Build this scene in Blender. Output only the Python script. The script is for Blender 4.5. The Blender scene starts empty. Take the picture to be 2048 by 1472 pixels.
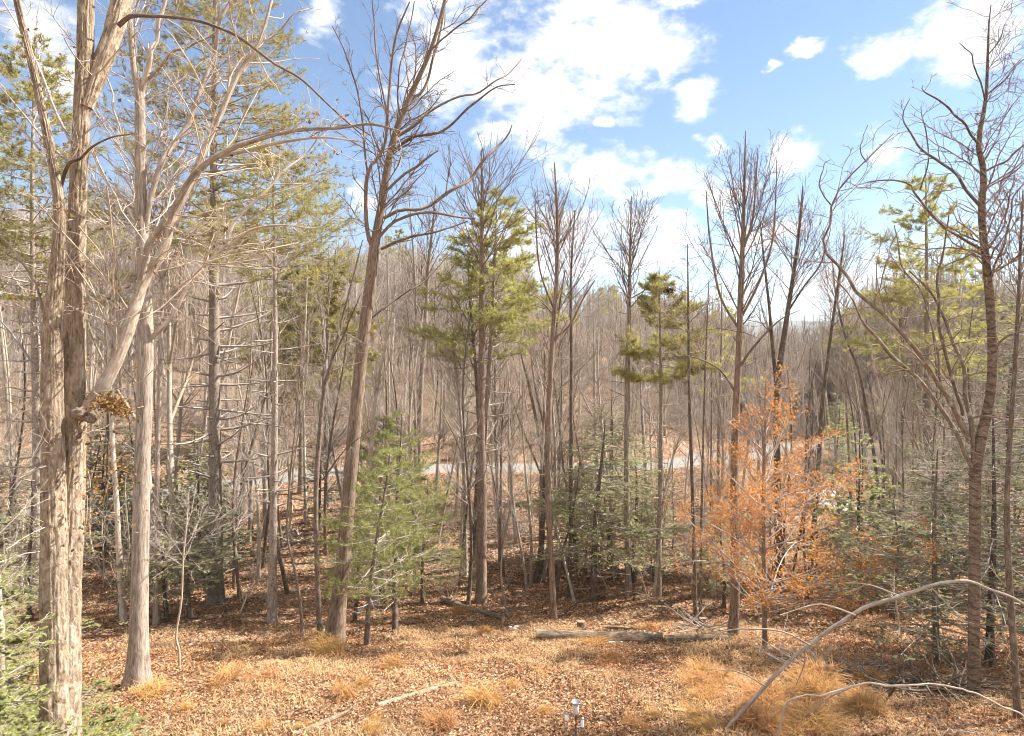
import bpy, math, random
import numpy as np
from mathutils import Vector

C = bpy.context.scene
rng = np.random.default_rng(11)
random.seed(5)
F, HY = 1300.0, 690.0            # focal length and horizon row of the 2048 px wide photograph

# ------------------------------------------------------------------ camera
cam_d = bpy.data.cameras.new('camera'); cam = bpy.data.objects.new('camera', cam_d)
C.collection.objects.link(cam); C.camera = cam
cam.location = (0, 0, 0); cam.rotation_euler = (math.pi/2, 0, 0)
cam_d.sensor_width = 36; cam_d.lens = 36*F/2048
cam_d.shift_y = -(736-HY)/2048
cam_d.clip_start = 0.1; cam_d.clip_end = 20000

# ------------------------------------------------------------------ light, sky, exposure
SUN_AZ, SUN_EL = math.radians(17), math.radians(47)     # azimuth from +X towards +Y
sv = Vector((math.cos(SUN_EL)*math.cos(SUN_AZ), math.cos(SUN_EL)*math.sin(SUN_AZ), math.sin(SUN_EL)))
sd = bpy.data.lights.new('sun', 'SUN'); sd.energy = 5.0; sd.angle = math.radians(0.53); sd.color = (1, .95, .87)
so = bpy.data.objects.new('sun', sd); C.collection.objects.link(so)
so.rotation_euler = (-sv).to_track_quat('-Z', 'Y').to_euler(); so.location = (40, 20, 60)
C.view_settings.view_transform = 'Standard'; C.view_settings.look = 'None'
C.view_settings.exposure = 1.65; C.view_settings.gamma = 1; C.view_settings.use_curve_mapping = False
C.cycles.use_denoising = True
C.cycles.max_bounces = 8; C.cycles.diffuse_bounces = 5; C.cycles.transparent_max_bounces = 4
C.cycles.volume_bounces = 0; C.cycles.filter_width = 1.0

W = bpy.data.worlds.new('World'); C.world = W; W.use_nodes = True
wn, wl = W.node_tree.nodes, W.node_tree.links; wn.clear()
def N(nodes, typ, **kw):
    n = nodes.new(typ)
    for k, v in kw.items(): setattr(n, k, v)
    return n
sky = N(wn, 'ShaderNodeTexSky', sky_type='NISHITA', sun_disc=False)
sky.sun_elevation = SUN_EL; sky.sun_rotation = math.pi/2-SUN_AZ
sky.air_density = 1.0; sky.dust_density = 0.25; sky.ozone_density = 2.0
tc = N(wn, 'ShaderNodeTexCoord')
# clouds: puffs at their places on the sky, edges broken up by noise; the unseen sky outside the frame gets extra cloud added as white fill light
clouds = [(1200,90,230,115),(1070,190,150,85),(1385,185,46,48),(1330,110,70,70),(1075,268,75,38),(985,255,80,34),(880,110,110,120),(1775,105,58,52),
 (1950,55,135,85),(1595,305,48,42),(1765,292,60,48),(1425,296,30,22),(1200,350,90,46),(1330,360,85,44),(1420,395,90,50),(1120,470,170,70),
 (1320,450,110,44),(720,400,45,32),(60,70,130,90),(120,150,70,60),(1610,100,40,14),(1540,130,22,8),(1212,252,24,16),(1350,12,90,22),(640,20,45,55),
 (1060,500,160,60),(1250,520,160,40),(1680,560,150,50),(1560,470,80,30)]
def vm(op, a=None, b=None):
    n = N(wn, 'ShaderNodeVectorMath', operation=op)
    if a is not None: (wl.new(a, n.inputs[0]) if hasattr(a, 'node') else setattr(n.inputs[0], 'default_value', a))
    if b is not None: (wl.new(b, n.inputs[1]) if hasattr(b, 'node') else setattr(n.inputs[1], 'default_value', b))
    return n
def mm(op, a, b=None):
    n = N(wn, 'ShaderNodeMath', operation=op)
    for i, q in enumerate((a, b)):
        if q is None: continue
        if hasattr(q, 'node'): wl.new(q, n.inputs[i])
        else: n.inputs[i].default_value = q
    return n.outputs[0]
nz = N(wn, 'ShaderNodeTexNoise'); nz.inputs['Scale'].default_value = 9; nz.inputs['Detail'].default_value = 8; nz.inputs['Roughness'].default_value = .62
st = vm('MULTIPLY', tc.outputs['Generated'], (1, 1, 1.7)).outputs[0]
wl.new(st, nz.inputs['Vector'])
nf = N(wn, 'ShaderNodeTexNoise'); nf.inputs['Scale'].default_value = 26; nf.inputs['Detail'].default_value = 7; nf.inputs['Roughness'].default_value = .6; nf.inputs['Distortion'].default_value = .4
wl.new(st, nf.inputs['Vector'])
warp = vm('SCALE', vm('SUBTRACT', nz.outputs['Color'], (.5, .5, .5)).outputs[0]); warp.inputs['Scale'].default_value = .07
dirw = vm('ADD', tc.outputs['Generated'], warp.outputs[0]).outputs[0]
field = None
for px, py, rx, ry in clouds:
    d = Vector(((px-1024)/F, 1, (HY-py)/F)); k = d.length; d.normalize()
    q = vm('SUBTRACT', dirw, tuple(d))
    q = vm('MULTIPLY', q.outputs[0], (F*k/rx/1.2, F*k/rx/1.2, F*k/ry/1.2))
    L = vm('LENGTH', q.outputs[0]).outputs['Value']
    v = mm('SUBTRACT', 1.0, L)
    field = v if field is None else mm('MAXIMUM', field, v)
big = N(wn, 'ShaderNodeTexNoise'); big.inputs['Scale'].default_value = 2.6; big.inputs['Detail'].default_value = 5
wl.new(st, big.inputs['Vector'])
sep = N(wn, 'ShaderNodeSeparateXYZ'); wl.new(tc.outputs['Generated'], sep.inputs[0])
aw = N(wn, 'ShaderNodeMapRange'); wl.new(sep.outputs['Y'], aw.inputs[0])     # weight of the added fill cloud, full only outside the frame
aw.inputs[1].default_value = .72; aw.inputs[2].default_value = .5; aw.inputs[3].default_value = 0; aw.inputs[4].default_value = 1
fill_cloud = mm('SUBTRACT', mm('MULTIPLY', mm('SUBTRACT', big.outputs['Fac'], .34), 6.0), mm('MULTIPLY', mm('SUBTRACT', 1.0, aw.outputs[0]), 3.0))
field = mm('MAXIMUM', field, fill_cloud)
field = mm('ADD', field, mm('ADD', mm('MULTIPLY', mm('SUBTRACT', nz.outputs['Fac'], .5), 2.2), mm('MULTIPLY', mm('SUBTRACT', nf.outputs['Fac'], .5), 1.5)))
mk = N(wn, 'ShaderNodeMapRange', interpolation_type='SMOOTHSTEP'); wl.new(field, mk.inputs[0])
mk.inputs[1].default_value = .03; mk.inputs[2].default_value = .75
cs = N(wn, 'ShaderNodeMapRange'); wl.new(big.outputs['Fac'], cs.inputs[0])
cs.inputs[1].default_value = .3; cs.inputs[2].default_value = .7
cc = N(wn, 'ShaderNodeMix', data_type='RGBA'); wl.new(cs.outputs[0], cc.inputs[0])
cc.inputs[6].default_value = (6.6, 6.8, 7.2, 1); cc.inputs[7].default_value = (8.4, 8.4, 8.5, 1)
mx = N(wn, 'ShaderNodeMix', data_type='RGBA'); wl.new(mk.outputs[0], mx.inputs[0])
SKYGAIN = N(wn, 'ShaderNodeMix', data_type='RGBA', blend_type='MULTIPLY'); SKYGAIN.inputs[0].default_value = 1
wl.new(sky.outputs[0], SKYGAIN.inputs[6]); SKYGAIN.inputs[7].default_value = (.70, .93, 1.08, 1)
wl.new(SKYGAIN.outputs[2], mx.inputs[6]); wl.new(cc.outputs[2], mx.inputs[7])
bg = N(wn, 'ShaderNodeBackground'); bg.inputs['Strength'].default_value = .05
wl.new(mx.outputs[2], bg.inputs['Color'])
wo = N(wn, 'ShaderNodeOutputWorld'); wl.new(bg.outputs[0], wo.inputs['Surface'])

# ------------------------------------------------------------------ helpers
def sm(a, b, x):
    t = np.clip((np.asarray(x, float)-a)/(b-a), 0, 1); return t*t*(3-2*t)
def _h(ix, iy, iz):
    h = (ix*374761393 + iy*668265263 + iz*2147483647) & 0xffffffff
    h = ((h ^ (h >> 13))*1274126177) & 0xffffffff
    return ((h ^ (h >> 16)) & 0xffff)/65535.0
def vnoise(p):
    p = np.asarray(p, float); i = np.floor(p).astype(np.int64); f = p-i; f = f*f*(3-2*f); r = 0
    for dx in (0, 1):
        for dy in (0, 1):
            for dz in (0, 1):
                w = (f[..., 0] if dx else 1-f[..., 0])*(f[..., 1] if dy else 1-f[..., 1])*(f[..., 2] if dz else 1-f[..., 2])
                r = r+w*_h(i[..., 0]+dx, i[..., 1]+dy, i[..., 2]+dz)
    return r
def n2(x, y, s, k=0):
    x, y = np.broadcast_arrays(np.asarray(x, float), np.asarray(y, float))
    return vnoise(np.stack([x*s+17.3, y*s+5.1, np.full(x.shape, k+.37)], -1))*2-1

class MB:
    """gathers vertices and faces for ONE mesh object"""
    def __init__(s): s.V=[]; s.F=[]; s.K=[]; s.Cc=[]; s.n=0
    def add(s, V, Fc, bk=None, col=None):
        V = np.asarray(V, float).reshape(-1, 3); Fc = np.asarray(Fc, np.int64)
        s.V.append(V); s.F.append(Fc+s.n); s.n += len(V)
        s.K.append(V if bk is None else np.asarray(bk).reshape(-1, 3))
        s.Cc.append(np.ones((len(V), 4)) if col is None else np.asarray(col))
        return s
    def mesh(s, name, mat, smooth=True):
        me = bpy.data.meshes.new(name)
        if s.n:
            V = np.concatenate(s.V); me.vertices.add(len(V)); me.vertices.foreach_set('co', V.ravel())
            sizes = np.concatenate([np.full(len(f), f.shape[1]) for f in s.F]); loops = np.concatenate([f.ravel() for f in s.F])
            me.loops.add(len(loops)); me.loops.foreach_set('vertex_index', loops.astype(np.int32))
            me.polygons.add(len(sizes))
            me.polygons.foreach_set('loop_start', np.concatenate([[0], np.cumsum(sizes)[:-1]]).astype(np.int32))
            me.polygons.foreach_set('loop_total', sizes.astype(np.int32))
            me.polygons.foreach_set('use_smooth', np.full(len(sizes), smooth))
            a = me.attributes.new('bark', 'FLOAT_VECTOR', 'POINT'); a.data.foreach_set('vector', np.concatenate(s.K).ravel())
            a = me.attributes.new('tint', 'FLOAT_COLOR', 'POINT'); a.data.foreach_set('color', np.concatenate(s.Cc).ravel())
            me.update(calc_edges=True)
        me.materials.append(mat); return me
    def obj(s, name, mat, parent=None, smooth=True, kind=None, label=None):
        o = bpy.data.objects.new(name, s.mesh(name, mat, smooth)); C.collection.objects.link(o)
        if parent is not None: o.parent = parent
        if kind: o['kind'] = kind
        if label: o['label'] = label
        return o
def thing(name, label, cat, loc=(0, 0, 0), group=None):
    o = bpy.data.objects.new(name, None); C.collection.objects.link(o); o.location = loc
    o.empty_display_size = .2
    tag(o, label, cat, group); return o
def tag(o, label, cat, group=None):
    o['label'] = label; o['category'] = cat
    if group: o['group'] = group
    return o
def dup(root, loc, rz, sc, label=None, group=None, tilt=(0, 0)):
    r = root.copy(); C.collection.objects.link(r); r.location = loc; r.rotation_euler = (tilt[0], tilt[1], rz)
    r.scale = sc if hasattr(sc, '__len__') else (sc, sc, sc)
    if label: r['label'] = label
    if group: r['group'] = group
    for ch in KIDS[root.name]:
        c = ch.copy(); C.collection.objects.link(c); c.parent = r
    return r
KIDS = {}

def tubes(P, R, s):
    m, n, _ = P.shape
    T = np.gradient(P, axis=1); T /= np.linalg.norm(T, axis=2, keepdims=True)+1e-9
    md = P[:, -1]-P[:, 0]; md /= np.linalg.norm(md, axis=1, keepdims=True)+1e-9
    ref = np.where(np.abs(md[:, 2:3]) < .75, np.array([[0, 0, 1.]]), np.array([[1., 0, 0]]))
    A = np.cross(T, ref[:, None]); A /= np.linalg.norm(A, axis=2, keepdims=True)+1e-9
    B = np.cross(T, A)
    an = np.arange(s)*2*math.pi/s; ca, sa = np.cos(an), np.sin(an)
    V = P[:, :, None]+R[:, :, None, None]*(ca[:, None]*A[:, :, None]+sa[:, None]*B[:, :, None])
    ln = np.concatenate([np.zeros((m, 1)), np.cumsum(np.linalg.norm(np.diff(P, axis=1), axis=2), 1)], 1)
    r0 = R.mean(1)
    K = np.stack([np.broadcast_to(ca[None, None]*r0[:, None, None], (m, n, s)), np.broadcast_to(sa[None, None]*r0[:, None, None], (m, n, s)),
                  np.broadcast_to(ln[:, :, None]+np.arange(m)[:, None, None]*3.7, (m, n, s))], -1)
    b = (np.arange(m)*n*s)[:, None, None]; j = (np.arange(n-1)*s)[None, :, None]; k = np.arange(s)[None, None]; k2 = (k+1) % s
    Fc = np.stack([b+j+k, b+j+k2, b+j+s+k2, b+j+s+k], -1).reshape(-1, 4)
    return V.reshape(-1, 3), Fc, K.reshape(-1, 3)
def resample(P, n):
    P = np.asarray(P, float); d = np.concatenate([[0], np.cumsum(np.linalg.norm(np.diff(P[:, :3], axis=0), axis=1))])
    return np.stack([np.interp(np.linspace(0, d[-1], n), d, P[:, i]) for i in range(P.shape[1])], 1)
def smooth_poly(P, n):
    """Catmull-Rom through the points, n samples"""
    P = np.asarray(P, float); Q = np.vstack([2*P[0]-P[1], P, 2*P[-1]-P[-2]]); out = []
    for i in range(len(P)-1):
        a, b, c, d = Q[i:i+4]
        for t in np.linspace(0, 1, 8, endpoint=False):
            out.append(.5*((2*b)+(-a+c)*t+(2*a-5*b+4*c-d)*t*t+(-a+3*b-3*c+d)*t**3))
    out.append(P[-1]); return resample(out, n)
def kids(P, R, count, t0, t1, ang, ratio, rr, n=6, wig=.12, up=.3, flat=1., rmin=.004, lmin=.1, lmax=99, tp=.6, d0up=0., jitter=.25, pw=1.):
    """children branches of a batch of parents"""
    m, np_, _ = P.shape
    Lp = np.linalg.norm(np.diff(P, axis=1), axis=2).sum(1)
    idx = rng.choice(m, count, p=Lp/Lp.sum()); t = t0+(t1-t0)*rng.random(count)**pw
    f = t*(np_-1); i0 = np.minimum(f.astype(int), np_-2); fr = (f-i0)[:, None]
    pos = P[idx, i0]*(1-fr)+P[idx, i0+1]*fr; tan = P[idx, i0+1]-P[idx, i0]; tan /= np.linalg.norm(tan, axis=1, keepdims=True)+1e-9
    rad = R[idx, i0]*(1-fr[:, 0])+R[idx, i0+1]*fr[:, 0]
    v = rng.normal(size=(count, 3)); v[:, 2] *= flat; v -= tan*(v*tan).sum(1, keepdims=True); v /= np.linalg.norm(v, axis=1, keepdims=True)+1e-9
    if flat < 1: v[:, 2] *= flat; v /= np.linalg.norm(v, axis=1, keepdims=True)+1e-9
    a = np.radians(ang+rng.normal(size=count)*ang*jitter)[:, None]
    d = np.cos(a)*tan+np.sin(a)*v; d[:, 2] += d0up; d /= np.linalg.norm(d, axis=1, keepdims=True)
    L = np.clip(Lp[idx]*ratio*(1-tp*t)*rng.uniform(.55, 1.25, count), lmin, lmax)
    r0 = np.maximum(np.minimum(rad*rr, rad), rmin)
    return grow(pos, d, L, r0, n, wig, up, rmin)
def grow(pos, d, L, r0, n, wig, up, rmin):
    m = len(pos)
    D = d[:, None]+np.cumsum(rng.normal(size=(m, n-1, 3))*wig, 1); D[:, :, 2] += up*np.linspace(0.1, 1, n-1)
    D /= np.linalg.norm(D, axis=2, keepdims=True)
    P = np.concatenate([pos[:, None], pos[:, None]+np.cumsum(D*(L/(n-1))[:, None, None], 1)], 1)
    R = np.maximum(r0[:, None]*np.linspace(1, .25, n)[None]**.9, rmin*.75)
    return P, R
def ends(P): return P[:, -1], (P[:, -1]-P[:, -2])/(np.linalg.norm(P[:, -1]-P[:, -2], axis=1, keepdims=True)+1e-9)

# ------------------------------------------------------------------ materials
def newmat(name):
    m = bpy.data.materials.new(name); m.use_nodes = True; nt = m.node_tree; nt.nodes.clear()
    out = nt.nodes.new('ShaderNodeOutputMaterial'); return m, nt.nodes, nt.links, out
def ramp(nodes, stops):
    r = nodes.new('ShaderNodeValToRGB'); e = r.color_ramp.elements
    while len(e) < len(stops): e.new(.5)
    for q, (p, c) in zip(e, stops): q.position = p; q.color = (*c, 1)
    return r
def bark_mat(name, dark, mid, light, sc=(28, 28, 3.2), bump=.6, dist=.02, lichen=None, band=False):
    m, n, l, out = newmat(name)
    at = N(n, 'ShaderNodeAttribute', attribute_name='bark')
    mp = N(n, 'ShaderNodeMapping'); mp.inputs['Scale'].default_value = sc; l.new(at.outputs['Vector'], mp.inputs[0])
    oi = N(n, 'ShaderNodeObjectInfo')
    a = N(n, 'ShaderNodeTexNoise'); a.inputs['Scale'].default_value = 1; a.inputs['Detail'].default_value = 6; a.inputs['Roughness'].default_value = .65; a.inputs['Distortion'].default_value = .6
    l.new(mp.outputs[0], a.inputs['Vector'])
    r = ramp(n, [(.28, dark), (.48, mid), (.68, light)]); l.new(a.outputs['Fac'], r.inputs[0])
    b = N(n, 'ShaderNodeTexNoise'); b.inputs['Scale'].default_value = 2.3; b.inputs['Detail'].default_value = 4; l.new(at.outputs['Vector'], b.inputs['Vector'])
    hs = N(n, 'ShaderNodeHueSaturation'); l.new(r.outputs[0], hs.inputs['Color'])
    vr = N(n, 'ShaderNodeMath', operation='MULTIPLY_ADD'); l.new(b.outputs['Fac'], vr.inputs[0]); vr.inputs[1].default_value = .9; vr.inputs[2].default_value = .5
    v2 = N(n, 'ShaderNodeMath', operation='MULTIPLY_ADD'); l.new(oi.outputs['Random'], v2.inputs[0]); v2.inputs[1].default_value = .5; v2.inputs[2].default_value = .78
    v3 = N(n, 'ShaderNodeMath', operation='MULTIPLY'); l.new(vr.outputs[0], v3.inputs[0]); l.new(v2.outputs[0], v3.inputs[1])
    l.new(v3.outputs[0], hs.inputs['Value']); col = hs.outputs[0]
    if lichen:
        g = N(n, 'ShaderNodeTexNoise'); g.inputs['Scale'].default_value = 5; g.inputs['Detail'].default_value = 6; g.inputs['Roughness'].default_value = .7
        l.new(at.outputs['Vector'], g.inputs['Vector'])
        mr = N(n, 'ShaderNodeMapRange'); l.new(g.outputs['Fac'], mr.inputs[0]); mr.inputs[1].default_value = .52; mr.inputs[2].default_value = .62
        mr.inputs[4].default_value = lichen[1]
        k = N(n, 'ShaderNodeMix', data_type='RGBA'); l.new(mr.outputs[0], k.inputs[0]); l.new(col, k.inputs[6]); k.inputs[7].default_value = (*lichen[0], 1); col = k.outputs[2]
    hh = a.outputs['Fac']
    if band:
        w = N(n, 'ShaderNodeTexWave', wave_type='BANDS', bands_direction='Z'); w.inputs['Scale'].default_value = 2.1; w.inputs['Distortion'].default_value = 14; w.inputs['Detail'].default_value = 3
        l.new(at.outputs['Vector'], w.inputs['Vector'])
        mr = N(n, 'ShaderNodeMapRange'); l.new(w.outputs['Fac'], mr.inputs[0]); mr.inputs[1].default_value = .0; mr.inputs[2].default_value = .25; mr.inputs[3].default_value = .6; mr.inputs[4].default_value = 0
        k = N(n, 'ShaderNodeMix', data_type='RGBA'); l.new(mr.outputs[0], k.inputs[0]); l.new(col, k.inputs[6]); k.inputs[7].default_value = (*[q*.8 for q in dark], 1); col = k.outputs[2]
    p = N(n, 'ShaderNodeBsdfPrincipled'); p.inputs['Roughness'].default_value = .95; p.inputs['Specular IOR Level'].default_value = .15
    l.new(col, p.inputs['Base Color'])
    bm = N(n, 'ShaderNodeBump'); bm.inputs['Strength'].default_value = bump; bm.inputs['Distance'].default_value = dist
    l.new(hh, bm.inputs['Height']); l.new(bm.outputs[0], p.inputs['Normal'])
    l.new(p.outputs[0], out.inputs[0]); return m
def leaf_mat(name, c, var=.35, hue=.03, trans=.35, tint=False):
    m, n, l, out = newmat(name)
    oi = N(n, 'ShaderNodeObjectInfo')
    if tint:
        at = N(n, 'ShaderNodeAttribute', attribute_name='tint'); col = at.outputs['Color']
    else:
        at = N(n, 'ShaderNodeAttribute', attribute_name='tint')
        k = N(n, 'ShaderNodeMix', data_type='RGBA', blend_type='MULTIPLY'); k.inputs[0].default_value = 1; k.inputs[6].default_value = (*c, 1); l.new(at.outputs['Color'], k.inputs[7])
        col = k.outputs[2]
    hs = N(n, 'ShaderNodeHueSaturation'); l.new(col, hs.inputs['Color'])
    a = N(n, 'ShaderNodeMath', operation='MULTIPLY_ADD'); l.new(oi.outputs['Random'], a.inputs[0]); a.inputs[1].default_value = var; a.inputs[2].default_value = 1-var/2; l.new(a.outputs[0], hs.inputs['Value'])
    h = N(n, 'ShaderNodeMath', operation='MULTIPLY_ADD'); l.new(oi.outputs['Random'], h.inputs[0]); h.inputs[1].default_value = hue; h.inputs[2].default_value = .5-hue/2; l.new(h.outputs[0], hs.inputs['Hue'])
    d = N(n, 'ShaderNodeBsdfDiffuse'); t = N(n, 'ShaderNodeBsdfTranslucent'); l.new(hs.outputs[0], d.inputs[0]); l.new(hs.outputs[0], t.inputs[0])
    s = N(n, 'ShaderNodeMixShader'); s.inputs[0].default_value = trans; l.new(d.outputs[0], s.inputs[1]); l.new(t.outputs[0], s.inputs[2])
    l.new(s.outputs[0], out.inputs[0]); return m
M = {}
M['oak'] = bark_mat('shaggy_oak_bark', (.10, .068, .045), (.345, .26, .18), (.55, .455, .36), (24, 24, 9.0), 1.0, .03)
M['limb'] = bark_mat('pale_limb_bark', (.20, .15, .11), (.40, .32, .25), (.55, .47, .39), (30, 30, 5), .5, .02, lichen=((.55, .53, .48), .5))
M['grey'] = bark_mat('grey_furrowed_bark', (.10, .075, .055), (.27, .215, .17), (.42, .36, .30), (34, 34, 4), .7, .02)
M['brown'] = bark_mat('brown_furrowed_bark', (.075, .05, .036), (.21, .15, .11), (.33, .25, .19), (36, 36, 5), .7, .02)
M['dark'] = bark_mat('dark_bark', (.05, .037, .028), (.13, .096, .07), (.23, .175, .135), (36, 36, 8), .6, .02, lichen=((.35, .34, .29), .35))
M['pine'] = bark_mat('pine_bark', (.10, .08, .064), (.27, .215, .17), (.41, .34, .28), (30, 30, 12), .7, .02)
M['birch'] = bark_mat('banded_cherry_bark', (.07, .05, .036), (.24, .17, .12), (.36, .28, .21), (14, 14, 22), .6, .02, band=True)
M['lichen'] = bark_mat('lichened_bark', (.06, .045, .034), (.17, .125, .09), (.27, .21, .165), (34, 34, 6), .7, .02, lichen=((.45, .45, .40), .75))
M['pale'] = bark_mat('pale_bark', (.22, .175, .13), (.40, .33, .265), (.54, .47, .39), (26, 26, 6), .4, .015)
M['far'] = bark_mat('woodland_bark', (.16, .125, .10), (.36, .30, .25), (.52, .455, .395), (22, 22, 4), .4, .02)
M['twig'] = bark_mat('twig_bark', (.19, .155, .13), (.37, .31, .265), (.52, .45, .39), (20, 20, 5), .2, .01)
M['palewood'] = bark_mat('pale_twig_bark', (.22, .17, .12), (.40, .32, .24), (.52, .43, .34), (20, 20, 5), .2, .01)
M['log'] = bark_mat('weathered_log_bark', (.07, .05, .034), (.20, .15, .105), (.33, .265, .20), (24, 24, 5), .8, .02, lichen=((.33, .26, .15), .5))
M['needles'] = leaf_mat('pine_needles', (.36, .35, .15), .3, .03, .5)
M['youngneedles'] = leaf_mat('young_pine_needles', (.265, .29, .115), .25, .03, .5)
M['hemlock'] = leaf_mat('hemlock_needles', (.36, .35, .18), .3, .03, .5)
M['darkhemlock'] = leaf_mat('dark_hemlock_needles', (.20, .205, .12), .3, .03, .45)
M['nearhemlock'] = leaf_mat('bright_hemlock_needles', (.25, .255, .10), .2, .02, .35)
M['beech'] = leaf_mat('dry_beech_leaves', (.60, .27, .085), .2, .02, .5)
M['deadleaf'] = leaf_mat('dead_oak_leaves', (.24, .135, .06), .2, .02, .3)
M['litter'] = leaf_mat('fallen_leaves', None, .0, .0, .1, tint=True)
M['straw'] = leaf_mat('dry_grass_blades', (.58, .41, .22), .2, .02, .3)
M['sedge'] = leaf_mat('golden_sedge_blades', (.47, .275, .115), .25, .02, .3)

def simple(name, c, rough=.8, metal=0, noise=None):
    m, n, l, out = newmat(name); p = N(n, 'ShaderNodeBsdfPrincipled'); p.inputs['Roughness'].default_value = rough; p.inputs['Metallic'].default_value = metal
    p.inputs['Base Color'].default_value = (*c, 1)
    if noise:
        t = N(n, 'ShaderNodeTexCoord'); z = N(n, 'ShaderNodeTexNoise'); z.inputs['Scale'].default_value = noise[0]; z.inputs['Detail'].default_value = 6; z.inputs['Roughness'].default_value = .7
        l.new(t.outputs['Object'], z.inputs['Vector'])
        r = ramp(n, [(.3, tuple(q*noise[1] for q in c)), (.7, c)]); l.new(z.outputs['Fac'], r.inputs[0]); l.new(r.outputs[0], p.inputs['Base Color'])
        bm = N(n, 'ShaderNodeBump'); bm.inputs['Strength'].default_value = .4; bm.inputs['Distance'].default_value = .02; l.new(z.outputs['Fac'], bm.inputs['Height']); l.new(bm.outputs[0], p.inputs['Normal'])
    l.new(p.outputs[0], out.inputs[0]); return m

# ------------------------------------------------------------------ terrain
PY = [-60, 0, 5, 8, 10, 14, 18, 22, 26, 29, 33, 38, 44, 60]
PZ = [-1.5, -4.2, -5.05, -5.58, -6.0, -6.9, -7.9, -8.6, -9.0, -8.95, -8.5, -7.95, -7.7, -7.7]
_yy = np.linspace(-60, 60, 1201); _zz = np.interp(_yy, PY, PZ); _k = np.exp(-np.linspace(-2, 2, 41)**2); _zz = np.convolve(np.pad(_zz, 20, 'edge'), _k/_k.sum(), 'valid')
def prof(y): return np.interp(y, _yy, _zz)
RX = [-300, -80, -40, -30, -24, -19, -12, -4, 4, 10, 14, 20, 26, 33, 50, 90, 400]
RY = [-60, 8, 21, 26.5, 31, 36, 40.5, 41.6, 41.4, 42, 45, 51, 56, 60, 68, 95, 330]
_xs = np.linspace(-300, 400, 3501); _ry = np.interp(_xs, RX, RY); _k2 = np.exp(-np.linspace(-2, 2, 31)**2); _ry = np.convolve(np.pad(_ry, 15, 'edge'), _k2/_k2.sum(), 'valid')
def roadY(x): return np.interp(x, _xs, _ry)
_sl = np.gradient(_ry, _xs)
def roadS(x, y): return (y-roadY(x))/np.sqrt(1+np.interp(x, _xs, _sl)**2)
def roadZ(x): return np.interp(x, [-80, -40, -24, -10, 12, 20, 33, 50, 90, 400], [-9.2, -8.6, -8.25, -7.85, -7.7, -8.2, -9.4, -11.5, -16, -30])
def zg(x, y):
    x = np.asarray(x, float); y = np.asarray(y, float)
    ry = roadY(x); s = roadS(x, y)
    yy = y+(41.4-ry)*sm(.25, 1, y/np.maximum(ry, 1))
    near = prof(np.minimum(yy, 41))+(roadZ(x)+7.8)*sm(.6, 1, y/np.maximum(ry, 1))
    near = near-.012*np.clip(-x-6, 0, 30)
    u = x/np.maximum(y, 1)
    mask = np.clip(1-sm(.22, .37, u)+.95*sm(.52, .66, u), 0, 1)
    hill = np.interp(s, [0, 2, 5, 14, 34, 70, 110, 200, 400, 900], [0, .1, 1.2, 2.6, 5.6, 11, 14.5, 13, 6, -6])
    val = np.interp(s, [0, 5, 40, 100, 400, 900], [0, -.2, -1.5, -4, -16, -24])
    far = roadZ(x)+hill*mask+val*(1-mask)
    t = sm(-1.5, 1.5, s)
    z = near*(1-t)+far*t
    b = .16*n2(x, y, .35)+.09*n2(x, y, 1.1, 3)+.05*n2(x, y, 2.7, 7)+.35*n2(x, y, .09, 2)
    b = b*sm(1.2, 4.5, np.abs(s))
    z = z*1.0+b
    flat = 1-sm(1.7, 2.8, np.abs(s)); z = z*(1-flat)+(roadZ(x)-.05)*flat
    return z
def Z(x, y): return float(zg(np.array([x]), np.array([y]))[0])
def at(px, py, Y): return np.array([(px-1024)/F*Y, Y, (HY-py)/F*Y])
def hit(px, py):
    Y = np.linspace(5, 300, 5901); z = (HY-py)/F*Y; g = zg((px-1024)/F*Y, Y)
    i = np.argmax(z <= g); return at(px, py, Y[i])

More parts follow.
